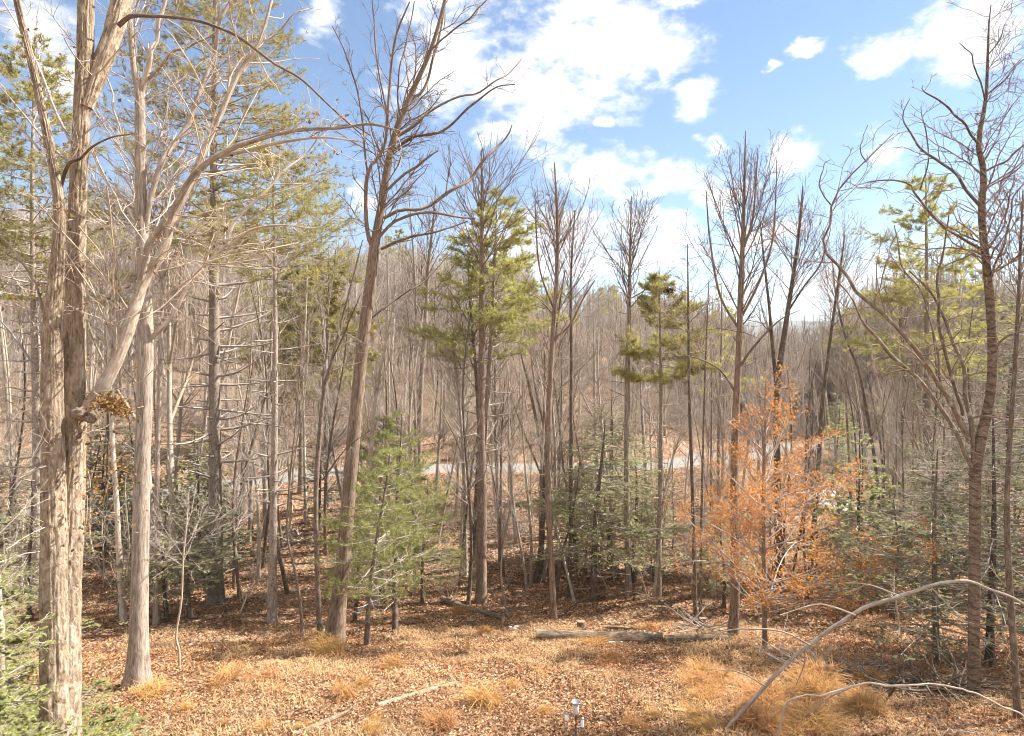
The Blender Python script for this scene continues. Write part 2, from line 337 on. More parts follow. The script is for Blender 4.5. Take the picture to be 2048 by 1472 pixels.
def ground_mat():
    m, n, l, out = newmat('leaf_litter_ground')
    t = N(n, 'ShaderNodeTexCoord'); P = t.outputs['Object']
    v = N(n, 'ShaderNodeTexVoronoi'); v.inputs['Scale'].default_value = 13; l.new(P, v.inputs['Vector'])
    z = N(n, 'ShaderNodeTexNoise'); z.inputs['Scale'].default_value = .45; z.inputs['Detail'].default_value = 7; z.inputs['Roughness'].default_value = .6; l.new(P, z.inputs['Vector'])
    z2 = N(n, 'ShaderNodeTexNoise'); z2.inputs['Scale'].default_value = 22; z2.inputs['Detail'].default_value = 4; l.new(P, z2.inputs['Vector'])
    sp = N(n, 'ShaderNodeSeparateColor'); l.new(v.outputs['Color'], sp.inputs[0])
    r = ramp(n, [(0, (.07, .04, .026)), (.3, (.15, .086, .053)), (.6, (.235, .142, .088)), (.85, (.32, .215, .14)), (1, (.40, .30, .21))]); 
    k0 = N(n, 'ShaderNodeMath', operation='MULTIPLY_ADD'); l.new(z.outputs['Fac'], k0.inputs[0]); k0.inputs[1].default_value = .9; k0.inputs[2].default_value = -.45
    k1 = N(n, 'ShaderNodeMath', operation='ADD'); l.new(sp.outputs[0], k1.inputs[0]); l.new(k0.outputs[0], k1.inputs[1]); l.new(k1.outputs[0], r.inputs[0])
    # straw patches
    z3 = N(n, 'ShaderNodeTexNoise'); z3.inputs['Scale'].default_value = .8; z3.inputs['Detail'].default_value = 6; l.new(P, z3.inputs['Vector'])
    mr = N(n, 'ShaderNodeMapRange'); l.new(z3.outputs['Fac'], mr.inputs[0]); mr.inputs[1].default_value = .5; mr.inputs[2].default_value = .65; mr.inputs[4].default_value = .55
    mx = N(n, 'ShaderNodeMix', data_type='RGBA'); l.new(mr.outputs[0], mx.inputs[0]); l.new(r.outputs[0], mx.inputs[6]); mx.inputs[7].default_value = (.30, .215, .13, 1)
    p = N(n, 'ShaderNodeBsdfPrincipled'); p.inputs['Roughness'].default_value = .95; p.inputs['Specular IOR Level'].default_value = .1; l.new(mx.outputs[2], p.inputs['Base Color'])
    ad = N(n, 'ShaderNodeMath', operation='ADD'); l.new(v.outputs['Distance'], ad.inputs[0]); l.new(z2.outputs['Fac'], ad.inputs[1])
    bm = N(n, 'ShaderNodeBump'); bm.inputs['Strength'].default_value = .8; bm.inputs['Distance'].default_value = .05; l.new(ad.outputs[0], bm.inputs['Height']); l.new(bm.outputs[0], p.inputs['Normal'])
    l.new(p.outputs[0], out.inputs[0]); return m
def grid_mesh(xs, ys, zf):
    X, Y = np.meshgrid(xs, ys); V = np.stack([X, Y, zf(X, Y)], -1).reshape(-1, 3); nx, ny = len(xs), len(ys)
    i = np.arange(nx-1)[None]; j = np.arange(ny-1)[:, None]; a = j*nx+i
    return V, np.stack([a, a+1, a+nx+1, a+nx], -1).reshape(-1, 4)
def span(*segs):
    o = []
    for a, b, st in segs: o.append(np.arange(a, b-1e-6, st))
    return np.concatenate(o+[[segs[-1][1]]])
gx = span((-4000, -600, 400), (-600, -120, 30), (-120, -40, 2.5), (-40, -14, .5), (-14, 16, .3), (16, 42, .5), (42, 140, 2.5), (140, 620, 30), (620, 5000, 400))
gy = span((-200, -20, 20), (-20, 6, 1.5), (6, 26, .25), (26, 50, .4), (50, 75, 1), (75, 160, 3), (160, 620, 25), (620, 6000, 400))
V, Fc = grid_mesh(gx, gy, zg)
MB().add(V, Fc).obj('ground', ground_mat(), kind='structure')

# distant blue ridges
def ridge(name, y0, hmax, seed, depth):
    xs = np.linspace(-4200, 5200, 190); ys = np.linspace(-1, 1, 25)
    def zf(X, Y):
        h = hmax*(.62+.30*n2(X, Y*0, 1/900., seed)+.16*n2(X, Y*depth, 1/260., seed+1)+.05*n2(X, Y*depth, 1/70., seed+2))
        return -60+(h+60)*np.cos(np.clip(Y, -1, 1)*math.pi/2)
    V, Fc = grid_mesh(xs, ys, zf); V[:, 1] = y0+V[:, 1]*depth
    return MB().add(V, Fc).obj(name, simple('forested_ridge', (.085, .08, .05), 1, 0, (.02, .5)), kind='structure')
ridge('hills', 3000, 150, 21, 500); ridge('hills', 4600, 250, 40, 700)

# road, driveway
def ribbon(pts, w, lift, name, mat, edge=.25, cross=7):
    P = smooth_poly(np.asarray(pts, float), 420); T = np.gradient(P, axis=0); T /= np.linalg.norm(T, axis=1, keepdims=True); Nn = np.stack([-T[:, 1], T[:, 0]], 1)
    rows = []
    for k in np.linspace(-1, 1, cross):
        ww = w/2*k*(1+ (edge*n2(P[:, 0], P[:, 1], .8, 9)*(abs(k) == 1)))
        q = P+Nn*np.atleast_1d(ww)[:, None]; rows.append(np.stack([q[:, 0], q[:, 1], zg(q[:, 0], q[:, 1])+lift-.03*(abs(k) == 1)], 1))
    V = np.stack(rows, 1); n = len(P); i = np.arange(n-1)[:, None]*cross; j = np.arange(cross-1)[None]; a = i+j
    return MB().add(V, np.stack([a, a+1, a+cross+1, a+cross], -1).reshape(-1, 4)).obj(name, mat, kind='structure')
def road_mat():
    m, n, l, out = newmat('leaf_strewn_gravel'); t = N(n, 'ShaderNodeTexCoord'); p = N(n, 'ShaderNodeBsdfPrincipled'); p.inputs['Roughness'].default_value = .9
    z = N(n, 'ShaderNodeTexNoise'); z.inputs['Scale'].default_value = 14; z.inputs['Detail'].default_value = 6; l.new(t.outputs['Object'], z.inputs['Vector']); r = ramp(n, [(.3, (.125, .116, .105)), (.7, (.27, .252, .23))]); l.new(z.outputs['Fac'], r.inputs[0])
    y = N(n, 'ShaderNodeTexNoise'); y.inputs['Scale'].default_value = 1.1; y.inputs['Detail'].default_value = 8; y.inputs['Roughness'].default_value = .75; l.new(t.outputs['Object'], y.inputs['Vector'])
    mr = N(n, 'ShaderNodeMapRange'); l.new(y.outputs['Fac'], mr.inputs[0]); mr.inputs[1].default_value = .53; mr.inputs[2].default_value = .66; mr.inputs[4].default_value = .8
    k = N(n, 'ShaderNodeMix', data_type='RGBA'); l.new(mr.outputs[0], k.inputs[0]); l.new(r.outputs[0], k.inputs[6]); k.inputs[7].default_value = (.25, .17, .11, 1); l.new(k.outputs[2], p.inputs['Base Color'])
    bm = N(n, 'ShaderNodeBump'); bm.inputs['Strength'].default_value = .4; bm.inputs['Distance'].default_value = .02; l.new(z.outputs['Fac'], bm.inputs['Height']); l.new(bm.outputs[0], p.inputs['Normal']); l.new(p.outputs[0], out.inputs[0]); return m
rx = np.concatenate([np.linspace(-70, 14, 90), np.linspace(14.5, 90, 60)])
ribbon(np.stack([rx, roadY(rx)], 1), 2.9, .03, 'road', road_mat())
ribbon([(18.6, 41), (18.4, 39.5), (18.2, 38), (18.0, 36.3), (18.0, 34.8)], 2.3, .06, 'driveway', simple('bleached_concrete', (.40, .39, .38), .85, 0, (3, .85)))

# ------------------------------------------------------------------ trees drawn limb by limb
def catm(pts, Y, dY=0, n=24):
    """polyline in photograph pixels + width -> world points and radii, drifting dY in depth"""
    pts = np.asarray(pts, float); d = np.concatenate([[0], np.cumsum(np.linalg.norm(np.diff(pts[:, :2], axis=0), axis=1))]); d /= d[-1]
    Yd = Y+dY*d**1.2
    W_ = np.stack([(pts[:, 0]-1024)/F*Yd, Yd, (HY-pts[:, 1])/F*Yd, pts[:, 2]/2/F*Yd/np.sqrt(1+((pts[:, 0]-1024)/F)**2)], 1)
    S = smooth_poly(W_, n); return S[:, :3], np.maximum(S[:, 3]*.9, .004)
def bumpy(P, R, amp=.12, k=0):
    t = np.arange(len(R)); return R*(1+amp*(vnoise(np.stack([t*.43+k*7.7, t*0+.5, t*0+k], -1))*2-1))
def trunk_to_ground(pts, Y, flare=1.5, n=40, root=.45):
    P, R = catm(pts, Y, 0, n)
    g = Z(P[0, 0], P[0, 1])
    if P[0, 2] > g-.05:
        k = max(2, int((P[0, 2]-g)/.3)+2); dn = P[0]-P[2]; dn /= max(abs(dn[2]), .01); 
        zs = np.linspace(g-.15, P[0, 2], k, endpoint=False)
        ext = np.array([[P[0, 0]+(P[0, 2]-z)*dn[0]*.5, P[0, 1], z] for z in zs]); P = np.vstack([ext, P]); R = np.concatenate([np.full(k, R[0]), R])
    h = P[:, 2]-g; R = R*(1+(flare-1)*np.exp(-np.maximum(h, 0)/root))
    S = resample(np.column_stack([P, R]), n); return S[:, :3], S[:, 3]
def drawn_tree(name, label, cat, Y, trunk, limbs=(), bark='grey', limbbark=None, twigbark='twig', lv=(60, 260, 500), tw_t0=.35, len1=.28, seed=0,
               flare=1.15, sides=14, ang=42, up=.35, wig=.13, tip=.006, group=None, upright=False, dmax=.35, cmax=2.5, crown_t=.6, rcap=.016):
    P, R = trunk_to_ground(trunk, Y, flare)
    R = bumpy(P, R, .07, seed)
    base = P[0].copy(); root = thing(name, label, cat, tuple(base), group)
    P = P-base; rb = np.array(base)
    MB().add(*tubes(P[None], R[None], sides)).obj('trunk', M[bark], root)
    LP, LR = [], []
    for i, lb in enumerate(limbs):
        px, py, w = lb[0]
        dy = rng.uniform(-1, 1)*dmax*math.hypot(lb[-1][0]-px, lb[-1][1]-py)/F*Y
        q, r = catm(lb, Y, dy, 24); q = q-rb; r = np.maximum(r*.78, .005)
        LL = np.linalg.norm(q[-1]-q[0]); q += ((vnoise(np.stack([np.arange(24)*.3+i*9+seed, np.arange(24)*0., np.arange(24)*0.+3], -1))-.5)*np.linspace(0, 1, 24)**.5)[:, None]*np.array([.0, .10, .0])*LL
        LP.append(q); LR.append(bumpy(q, r, .10, i+seed))
        MB().add(*tubes(q[None], LR[-1][None], 9 if w > 12 else 6)).obj('limb', M[limbbark or bark], root)
    tm = MB()
    t0 = crown_t
    tp = resample(np.column_stack([P, R]), 24)
    PP = np.stack(LP+[tp[:, :3]]); RR = np.stack(LR+[tp[:, 3]])
    if lv[0]:
        nL = max(1, int(lv[0]*.75)) if LP else 0; nT = lv[0]-nL; parts = []
        if LP: parts.append(kids(PP[:-1], RR[:-1], nL, .15, .98, ang, len1, .42, 9, wig, up, rmin=tip, lmin=.3, lmax=cmax, tp=.45))
        if nT: parts.append(kids(PP[-1:], RR[-1:], nT, t0, .99, ang, len1, .3, 9, wig, up, rmin=tip, lmin=.3, lmax=cmax, tp=.55))
        P1 = np.concatenate([a for a, _ in parts]); R1 = np.concatenate([b for _, b in parts])
        R1 = np.minimum(R1, rcap); tm.add(*tubes(P1, R1, 4))
        if lv[1]:
            P2, R2 = kids(P1, R1, lv[1], .12, 1, ang, .5, .7, 6, wig*1.2, up*.7, rmin=tip*.8, lmin=.15, lmax=1.4); tm.add(*tubes(P2, R2, 3))
            if lv[2]:
                P3, R3 = kids(P2, R2, lv[2], .1, 1, ang, .6, .8, 4, wig*1.2, up*.5, rmin=tip*.6, lmin=.1, lmax=.7); tm.add(*tubes(P3, R3, 3))
        tm.obj('twigs', M[twigbark], root, kind='stuff')
    root['_p'] = 0; del root['_p']
    return root, base, PP, RR
def leaves_on(P, count, mat, name, root, size=.09, spread=.06, t0=.2, tint=True, kind='stuff', droop=.3):
    m, n, _ = P.shape; i = rng.integers(0, m, count); t = t0+(1-t0)*rng.random(count); f = t*(n-1); j = np.minimum(f.astype(int), n-2); fr = (f-j)[:, None]
    c = P[i, j]*(1-fr)+P[i, j+1]*fr+rng.normal(size=(count, 3))*spread
    mb = MB(); leaf_quads(mb, c, size, droop); return mb.obj(name, mat, root, smooth=False, kind=kind)
def leaf_quads(mb, c, size, droop=.3, flat=1., col=None, ratio=.55):
    n = len(c); a = rng.normal(size=(n, 3)); a[:, 2] = a[:, 2]*flat-droop; a /= np.linalg.norm(a, axis=1, keepdims=True)
    b = rng.normal(size=(n, 3)); b[:, 2] *= flat; b -= a*(a*b).sum(1, keepdims=True); b /= np.linalg.norm(b, axis=1, keepdims=True)+1e-9
    nn = np.cross(a, b); s = (size*rng.uniform(.6, 1.25, n))[:, None]; cu = rng.uniform(.05, .35, n)[:, None]
    V = np.stack([c-a*s*.5, c+b*s*ratio*.5+nn*s*cu, c+a*s*.5, c-b*s*ratio*.5+nn*s*cu], 1)
    if col is None: g = rng.uniform(.65, 1.3, n); col = np.stack([g, g, g, np.ones(n)], 1)
    i = np.arange(n)*4
    mb.add(V, np.concatenate([np.stack([i, i+1, i+2], 1), np.stack([i, i+2, i+3], 1)]), col=np.repeat(col, 4, 0)); return mb
def needles(mb, c, d, per, length, width, spread=.7, up=.15):
    n = len(c)*per; c = np.repeat(c, per, 0); d = np.repeat(d, per, 0)
    v = d+rng.normal(size=(n, 3))*spread; v[:, 2] += up; v /= np.linalg.norm(v, axis=1, keepdims=True)
    w = np.cross(v, rng.normal(size=(n, 3))); w /= np.linalg.norm(w, axis=1, keepdims=True)+1e-9
    L = (length*rng.uniform(.7, 1.2, n))[:, None]; c = c+rng.normal(size=(n, 3))*length*.12
    V = np.stack([c-w*width*.5, c+w*width*.5, c+v*L], 1); g = np.repeat(rng.uniform(.7, 1.3, n//per), per)*rng.uniform(.85, 1.15, n)
    yl = np.repeat(rng.uniform(0, 1, n//per), per); col = np.stack([g*(1+.15*yl), g, g*(1-.2*yl), np.ones(n)], 1)
    mb.add(V, np.arange(n*3).reshape(-1, 3), col=np.repeat(col, 3, 0))

def conifer(name, label, cat, base, H, r, cb, spread, whorl=.75, per=5, dead0=.12, bark='pine', foliage='needles', bl=9, tuft=7, nl=.15, nw=.02,
            lean=(0, 0), droop=.05, shape=.75, group=None, gap=.15, topup=.35, tip=.02, irregular=.3, sides=12, sprays=False):
    """trunk with whorled branches; live ones above the fraction cb of the height carry needles"""
    root = thing(name, label, cat, tuple(base), group)
    z = np.linspace(-.15, H, 30); t = np.clip(z/H, 0, 1)
    P = np.stack([lean[0]*t+.06*np.sin(t*5+base[0]), lean[1]*t+.05*np.cos(t*6+base[1]), z], 1)
    R = r*(1-t)**.8+.012; R *= 1+.35*np.exp(-np.maximum(z, 0)/.3)
    MB().add(*tubes(P[None], R[None], sides)).obj('trunk', M[bark], root)
    pos, dr, L, live, rad = [], [], [], [], []
    h = dead0*H
    while h < H*.985:
        f = h/H; lv = f > cb
        k = per if lv else max(2, per-2); a0 = rng.uniform(0, 6.28)
        for i in range(k):
            if rng.random() < gap: continue
            a = a0+i*6.283/k+rng.normal()*.35
            if lv:
                g = (f-cb)/(1-cb); ln = spread*(min(1, (g+.08)*4)**.5)*((1-g)**shape)*rng.uniform(1-irregular, 1+irregular)+.12
            else: ln = spread*rng.uniform(.12, .7)*(.5+.5*f/cb)
            el = (-droop+topup*max(0, (f-.5)*1.6))+rng.normal()*.1 if lv else rng.normal()*.12-.02
            pos.append([np.interp(h, z, P[:, 0]), np.interp(h, z, P[:, 1]), h+rng.normal()*.06]); dr.append([math.cos(a), math.sin(a), el]); L.append(ln); live.append(lv); rad.append(np.interp(h, z, R)*.3)
        h += whorl*rng.uniform(.7, 1.3)*(1 if lv else .75)*(1-.45*f if lv else 1)
    pos, dr, L, live, rad = map(np.array, (pos, dr, L, live, rad)); dr = dr/np.linalg.norm(dr, axis=1, keepdims=True)
    BP, BR = grow(pos, dr, L, np.clip(rad, .008, .05), 8, .05, .25, .006)
    bm = MB(); bm.add(*tubes(BP, BR, 4))
    lp, lr = BP[live], BR[live]
    if (~live).any():
        dp, dr_ = kids(BP[~live], BR[~live], int((~live).sum()*3), .2, 1, 45, .4, .6, 5, .12, .1, rmin=.005, lmax=.9); bm.add(*tubes(dp, dr_, 3))
    if len(lp):
        K, KR = kids(lp, lr, int(len(lp)*bl), .22, 1, 48, .42, .6, 5, .1, .15, flat=.35, rmin=.0035, lmin=.12, lmax=1.1, tp=.55)
        bm.add(*tubes(K, KR, 3))
        fm = MB()
        cs, ds = [], []
        for j in range(2, 5):
            cs.append(K[:, j]); ds.append((K[:, j]-K[:, j-1]))
        for j in (5, 6, 7): cs.append(lp[:, j]); ds.append(lp[:, j]-lp[:, j-1])
        c = np.concatenate(cs); d = np.concatenate(ds); d /= np.linalg.norm(d, axis=1, keepdims=True)+1e-9
        if sprays: spray(fm, K, nl, nw, tuft)
        else: needles(fm, c, d, tuft, nl, nw)
        fm.obj('foliage', M[foliage], root, smooth=False, kind='stuff')
    bm.obj('branches', M['twig'], root, kind='stuff')
    KIDS[root.name] = list(root.children)
    return root
def spray(mb, K, nl, nw, per):
    """flat hemlock sprays: short needles set in rows on both sides of each twig, on little side twigs"""
    S, SR = kids(K, np.full(K.shape[:2], .004), len(K)*per, .05, 1, 55, .55, .9, 4, .05, -.12, flat=.25, rmin=.003, lmin=.07, lmax=.3)
    m, n, _ = S.shape
    for sgn in (-1, 1):
        for j in range(n-1):
            for fr in (.2, .7):
                c = S[:, j]*(1-fr)+S[:, j+1]*fr; t = S[:, j+1]-S[:, j]; t /= np.linalg.norm(t, axis=1, keepdims=True)+1e-9
                s = np.cross(t, np.array([0, 0, 1.]))+rng.normal(size=(m, 3))*.25; s /= np.linalg.norm(s, axis=1, keepdims=True)+1e-9
                v = (s*sgn+t*.6); v /= np.linalg.norm(v, axis=1, keepdims=True); L = (nl*rng.uniform(.7, 1.2, m))[:, None]
                V = np.stack([c-t*nw*.5, c+t*nw*.5, c+v*L], 1); g = rng.uniform(.65, 1.35, m); col = np.stack([g, g, g, np.ones(m)], 1)
                mb.add(V, np.arange(m*3).reshape(-1, 3), col=np.repeat(col, 3, 0))

# ---- the big double-stemmed oak on the left
def shaggy(P, R, sides=84, amp=.02, seed=0, step=.035):
    L = np.linalg.norm(np.diff(P, axis=0), axis=1).sum(); n = max(10, int(L/step)); S = resample(np.column_stack([P, R]), n); P, R = S[:, :3], S[:, 3]
    V, Fc, K = tubes(P[None], R[None], sides)
    a = np.arange(sides)*2*math.pi/sides; zl = np.linspace(0, L, n)
    ca = np.broadcast_to(np.cos(a)[None], (n, sides)); sa = np.broadcast_to(np.sin(a)[None], (n, sides)); zz = np.broadcast_to(zl[:, None], (n, sides))
    def f(k, zk, o): return vnoise(np.stack([ca*k+seed*3.1+o, sa*k+o, zz*zk+seed], -1))
    w = f(2.5, 1.5, 40)*.9
    def g(k, zk, o): return vnoise(np.stack([ca*k+seed*3.1+o+w, sa*k+o+w, zz*zk+seed], -1))
    pl = g(8, 5.0, 0); plates = np.floor(pl*5)/5*.6+pl*.4
    crack = 1-np.clip(np.abs(g(9, 3.0, 11)-.5)*13, 0, 1)
    big = f(1.6, .7, 20)-.5
    Dd = amp*(plates*1.3-.5)-amp*1.0*crack+R[:, None]*.14*big
    ctr = np.repeat(P, sides, 0); nrm = V-ctr; nrm /= np.linalg.norm(nrm, axis=1, keepdims=True)+1e-9
    V = V+nrm*Dd.reshape(-1, 1); g = (1-.72*crack*.9).reshape(-1)
    return V, Fc, K
def shag_mesh(P, R, seed, root, name='trunk', amp=.02, sides=84, mat='oak'):
    return MB().add(*shaggy(P, R, sides, amp, seed)).obj(name, M[mat], root)
YT = 7.0
def T1():
    P, R = trunk_to_ground([(124, 1560, 98), (126, 1400, 94), (131, 1200, 86), (138, 1050, 80), (146, 900, 66), (146, 760, 66), (148, 620, 58), (152, 480, 50), (160, 300, 47), (168, 150, 45), (172, 0, 42), (176, -260, 30)], YT, 1.3, 60)
    base = P[0].copy(); root = thing('oak_tree', 'huge shaggy barked double stemmed oak at left with a clump of dead leaves', 'oak tree', tuple(base))
    Q, S = catm([(116, 1700, 92), (110, 1440, 82), (108, 1250, 76), (107, 1050, 70), (105, 900, 62), (104, 760, 58), (105, 640, 50), (112, 560, 42), (117, 480, 32), (118, 400, 29), (104, 320, 26), (86, 230, 23), (64, 130, 21), (42, 40, 18), (20, -60, 14), (-20, -220, 8)], YT-.12, -.35, 60)
    P = P-base; Q = Q-base; R = R*.86; S = S*.86
    shag_mesh(P, R, 1, root, amp=.013); shag_mesh(Q, S, 2, root, amp=.012)
    limbs = [
     ([(146, 880, 30), (166, 825, 40), (205, 775, 38), (246, 691, 36), (270, 613, 34), (290, 556, 32), (328, 500, 24), (345, 440, 21), (376, 376, 19), (410, 297, 16), (444, 222, 14), (478, 143, 12), (519, 85, 9), (543, 0, 7), (560, -60, 5)], .5, 'limb'),
     ([(283, 560, 19), (297, 490, 18), (342, 427, 18), (386, 352, 17), (444, 307, 14), (512, 280, 11), (598, 260, 9), (680, 256, 7), (740, 248, 7), (800, 262, 4)], -.5, 'limb'),
     ([(444, 312, 12), (500, 300, 10), (560, 285, 8), (640, 275, 6), (716, 282, 4)], -.9, 'limb'),
     ([(172, 215, 40), (195, 150, 46), (222, 80, 50), (245, 0, 50), (275, -120, 36)], .4, 'oak'),
     ([(236, 52, 16), (262, 32, 13), (300, 32, 10), (342, 34, 9), (393, 41, 9), (444, 58, 8), (485, 79, 8), (547, 126, 7), (601, 157, 6), (649, 202, 5), (700, 249, 4), (760, 300, 2)], .7, 'brown'),
     ([(118, 388, 13), (128, 350, 12), (140, 325, 10), (160, 318, 8), (184, 294, 7), (222, 275, 5), (262, 268, 3)], -.8, 'dark'),
     ([(90, 640, 10), (72, 570, 7), (40, 520, 6), (0, 470, 5), (-60, 420, 3)], -.3, 'twig'),
     ([(150, 300, 9), (110, 220, 8), (80, 140, 7), (40, 60, 5), (5, 0, 4)], .3, 'twig'),
     ([(142, 330, 8), (90, 280, 7), (40, 220, 5), (0, 175, 4), (-60, 130, 3)], .5, 'twig'),
     ([(80, 300, 8), (40, 255, 6), (0, 228, 5), (-70, 190, 3)], .2, 'twig'),
     ([(74, 740, 8), (40, 690, 6), (0, 640, 5), (-70, 570, 3)], .2, 'twig')]
    LP, LR = [], []
    for i, (pts, dy, mt) in enumerate(limbs):
        q, r = catm(pts, YT-(.12 if i in (5, 6, 9, 10) else 0), dy, 40 if i < 5 else 24); q = q-base; r = np.maximum(r*.85, .004); r = bumpy(q, r, .09, i)
        if i in (0, 1, 3): shag_mesh(q, r, 5+i, root, 'limb', .007 if i < 2 else .018, 40 if i < 2 else 64, mt)
        else: MB().add(*tubes(q[None], r[None], 9)).obj('limb', M[mt], root)
        s = resample(np.column_stack([q, r]), 24); LP.append(s[:, :3]); LR.append(s[:, 3])
    # collar: swollen ring where the big limb leaves the trunk, with a knot
    a = at(168, 845, YT-.2)-base; cm = MB()
    for (px, py, rr, sq, oy) in ((160, 828, .085, .8, -.13), (181, 838, .05, .8, -.17)):
        c = at(px, py, YT+oy)-base; u, v = np.meshgrid(np.linspace(0, 2*math.pi, 25)[:-1], np.linspace(.05, math.pi-.05, 14))
        d = np.stack([np.cos(u)*np.sin(v), np.sin(u)*np.sin(v), np.cos(v)*sq], -1); k = vnoise(d*4+px)*.5+vnoise(d*11+py)*.3+.6
        V = c+d*rr*k[..., None]; i, j = np.meshgrid(np.arange(24), np.arange(13)); A = j*24+i; B = j*24+(i+1) % 24
        cm.add(V, np.stack([A, B, B+24, A+24], -1).reshape(-1, 4), bk=V)
    cm.obj('collar', M['brown'], root)
    PP, RR = np.stack(LP), np.stack(LR)
    tr = [resample(np.column_stack([P, R]), 24), resample(np.column_stack([Q, S]), 24)]
    TP = np.stack([q[:, :3] for q in tr]); TR = np.stack([q[:, 3] for q in tr])
    tm = MB()
    P1a, R1a = kids(PP, RR, 95, .12, .98, 48, .34, .45, 9, .12, .1, rmin=.0035, lmin=.4, lmax=2.0)
    P1b, R1b = kids(TP, TR, 52, .3, .95, 70, .12, .12, 9, .2, .15, rmin=.0035, lmin=.3, lmax=1.3); R1b = np.minimum(R1b, .005); R1a = np.minimum(R1a, .0072)
    P1 = np.concatenate([P1a, P1b]); R1 = np.concatenate([R1a, R1b]); tm.add(*tubes(P1, R1, 5))
    P2, R2 = kids(P1, R1, 620, .1, 1, 48, .45, .65, 7, .18, .15, rmin=.0026, lmin=.12, lmax=.7); tm.add(*tubes(P2, R2, 3))
    P3, R3 = kids(P2, R2, 1100, .1, 1, 45, .5, .8, 5, .18, .1, rmin=.002, lmin=.07, lmax=.35); tm.add(*tubes(P3, R3, 3))
    tm.obj('twigs', M['palewood'], root, kind='stuff')
    # dead leaves: a thick clump below the collar and strays on the twigs
    c0 = at(226, 806, YT-.1)-base
    cl = c0+rng.normal(size=(620, 3))*np.array([.085, .08, .045]); cl[:, 2] -= .7*np.maximum(0, cl[:, 0]-c0[0])
    lm = MB(); leaf_quads(lm, cl, .045, .4); lm.obj('dead_leaf_clump', M['deadleaf'], root, smooth=False, kind='stuff')
    lm = MB(); pick = P2[rng.integers(0, len(P2), 330), -1]
    leaf_quads(lm, pick[pick[:, 2] < 9]+rng.normal(size=(len(pick[pick[:, 2] < 9]), 3))*.02, .055, .6)
    for (px, py, n_, sx, sy) in ((200, 980, 90, 40, 45), (165, 1060, 60, 20, 50), (190, 600, 25, 15, 60), (90, 575, 16, 12, 12), (225, 950, 60, 30, 30)):
        q = np.array([at(px+rng.normal()*sx, py+rng.normal()*sy, YT+rng.uniform(-.5, .6)) for _ in range(n_)])-base; leaf_quads(lm, q, .05, .5)
        S_, SR = grow(q[::6], rng.normal(size=(len(q[::6]), 3)), np.full(len(q[::6]), .4), np.full(len(q[::6]), .004), 5, .2, 0, .003)
    lm.obj('dead_leaves', M['deadleaf'], root, smooth=False, kind='stuff')
T1()

YH = lambda px, py: float(hit(px, py)[1])
# ---- second tree
drawn_tree('poplar_tree', 'tall grey barked tree with flared foot standing just right of the huge shaggy oak', 'tree', YH(275, 1372),
 [(274, 1380, 72), (275, 1345, 56), (277, 1300, 47), (278, 1240, 43), (281, 1100, 39), (284, 950, 38), (289, 800, 37), (291, 680, 36), (288, 560, 31), (283, 430, 28), (281, 300, 26), (279, 178, 24), (268, 137, 16), (260, 51, 14), (252, -40, 11)],
 [[(282, 190, 18), (297, 137, 17), (306, 95, 14), (314, 62, 12), (330, -10, 10)],
  [(288, 480, 20), (308, 393, 18), (342, 297, 17), (376, 222, 16), (410, 130, 13), (441, 65, 11), (478, -10, 8)],
  [(300, 677, 18), (342, 637, 15), (376, 579, 13), (420, 527, 12), (455, 495, 11), (478, 441, 10), (533, 386, 9), (564, 345, 7), (615, 290, 5), (650, 240, 3)],
  [(285, 465, 12), (245, 400, 10), (205, 350, 8), (180, 300, 6)],
  [(455, 495, 8), (500, 460, 7), (560, 450, 6), (640, 455, 4), (690, 420, 3)],
  [(296, 160, 10), (340, 110, 9), (385, 90, 7), (430, 60, 5)],
  [(276, 340, 9), (240, 260, 7), (222, 190, 6), (205, 120, 4)],
  [(410, 230, 8), (450, 190, 7), (500, 120, 6), (560, 60, 5), (620, 10, 3)]],
 bark='grey', limbbark='limb', lv=(100, 600, 1300), seed=2, flare=1.12, sides=20, cmax=2.0, tip=.004, rcap=.012)

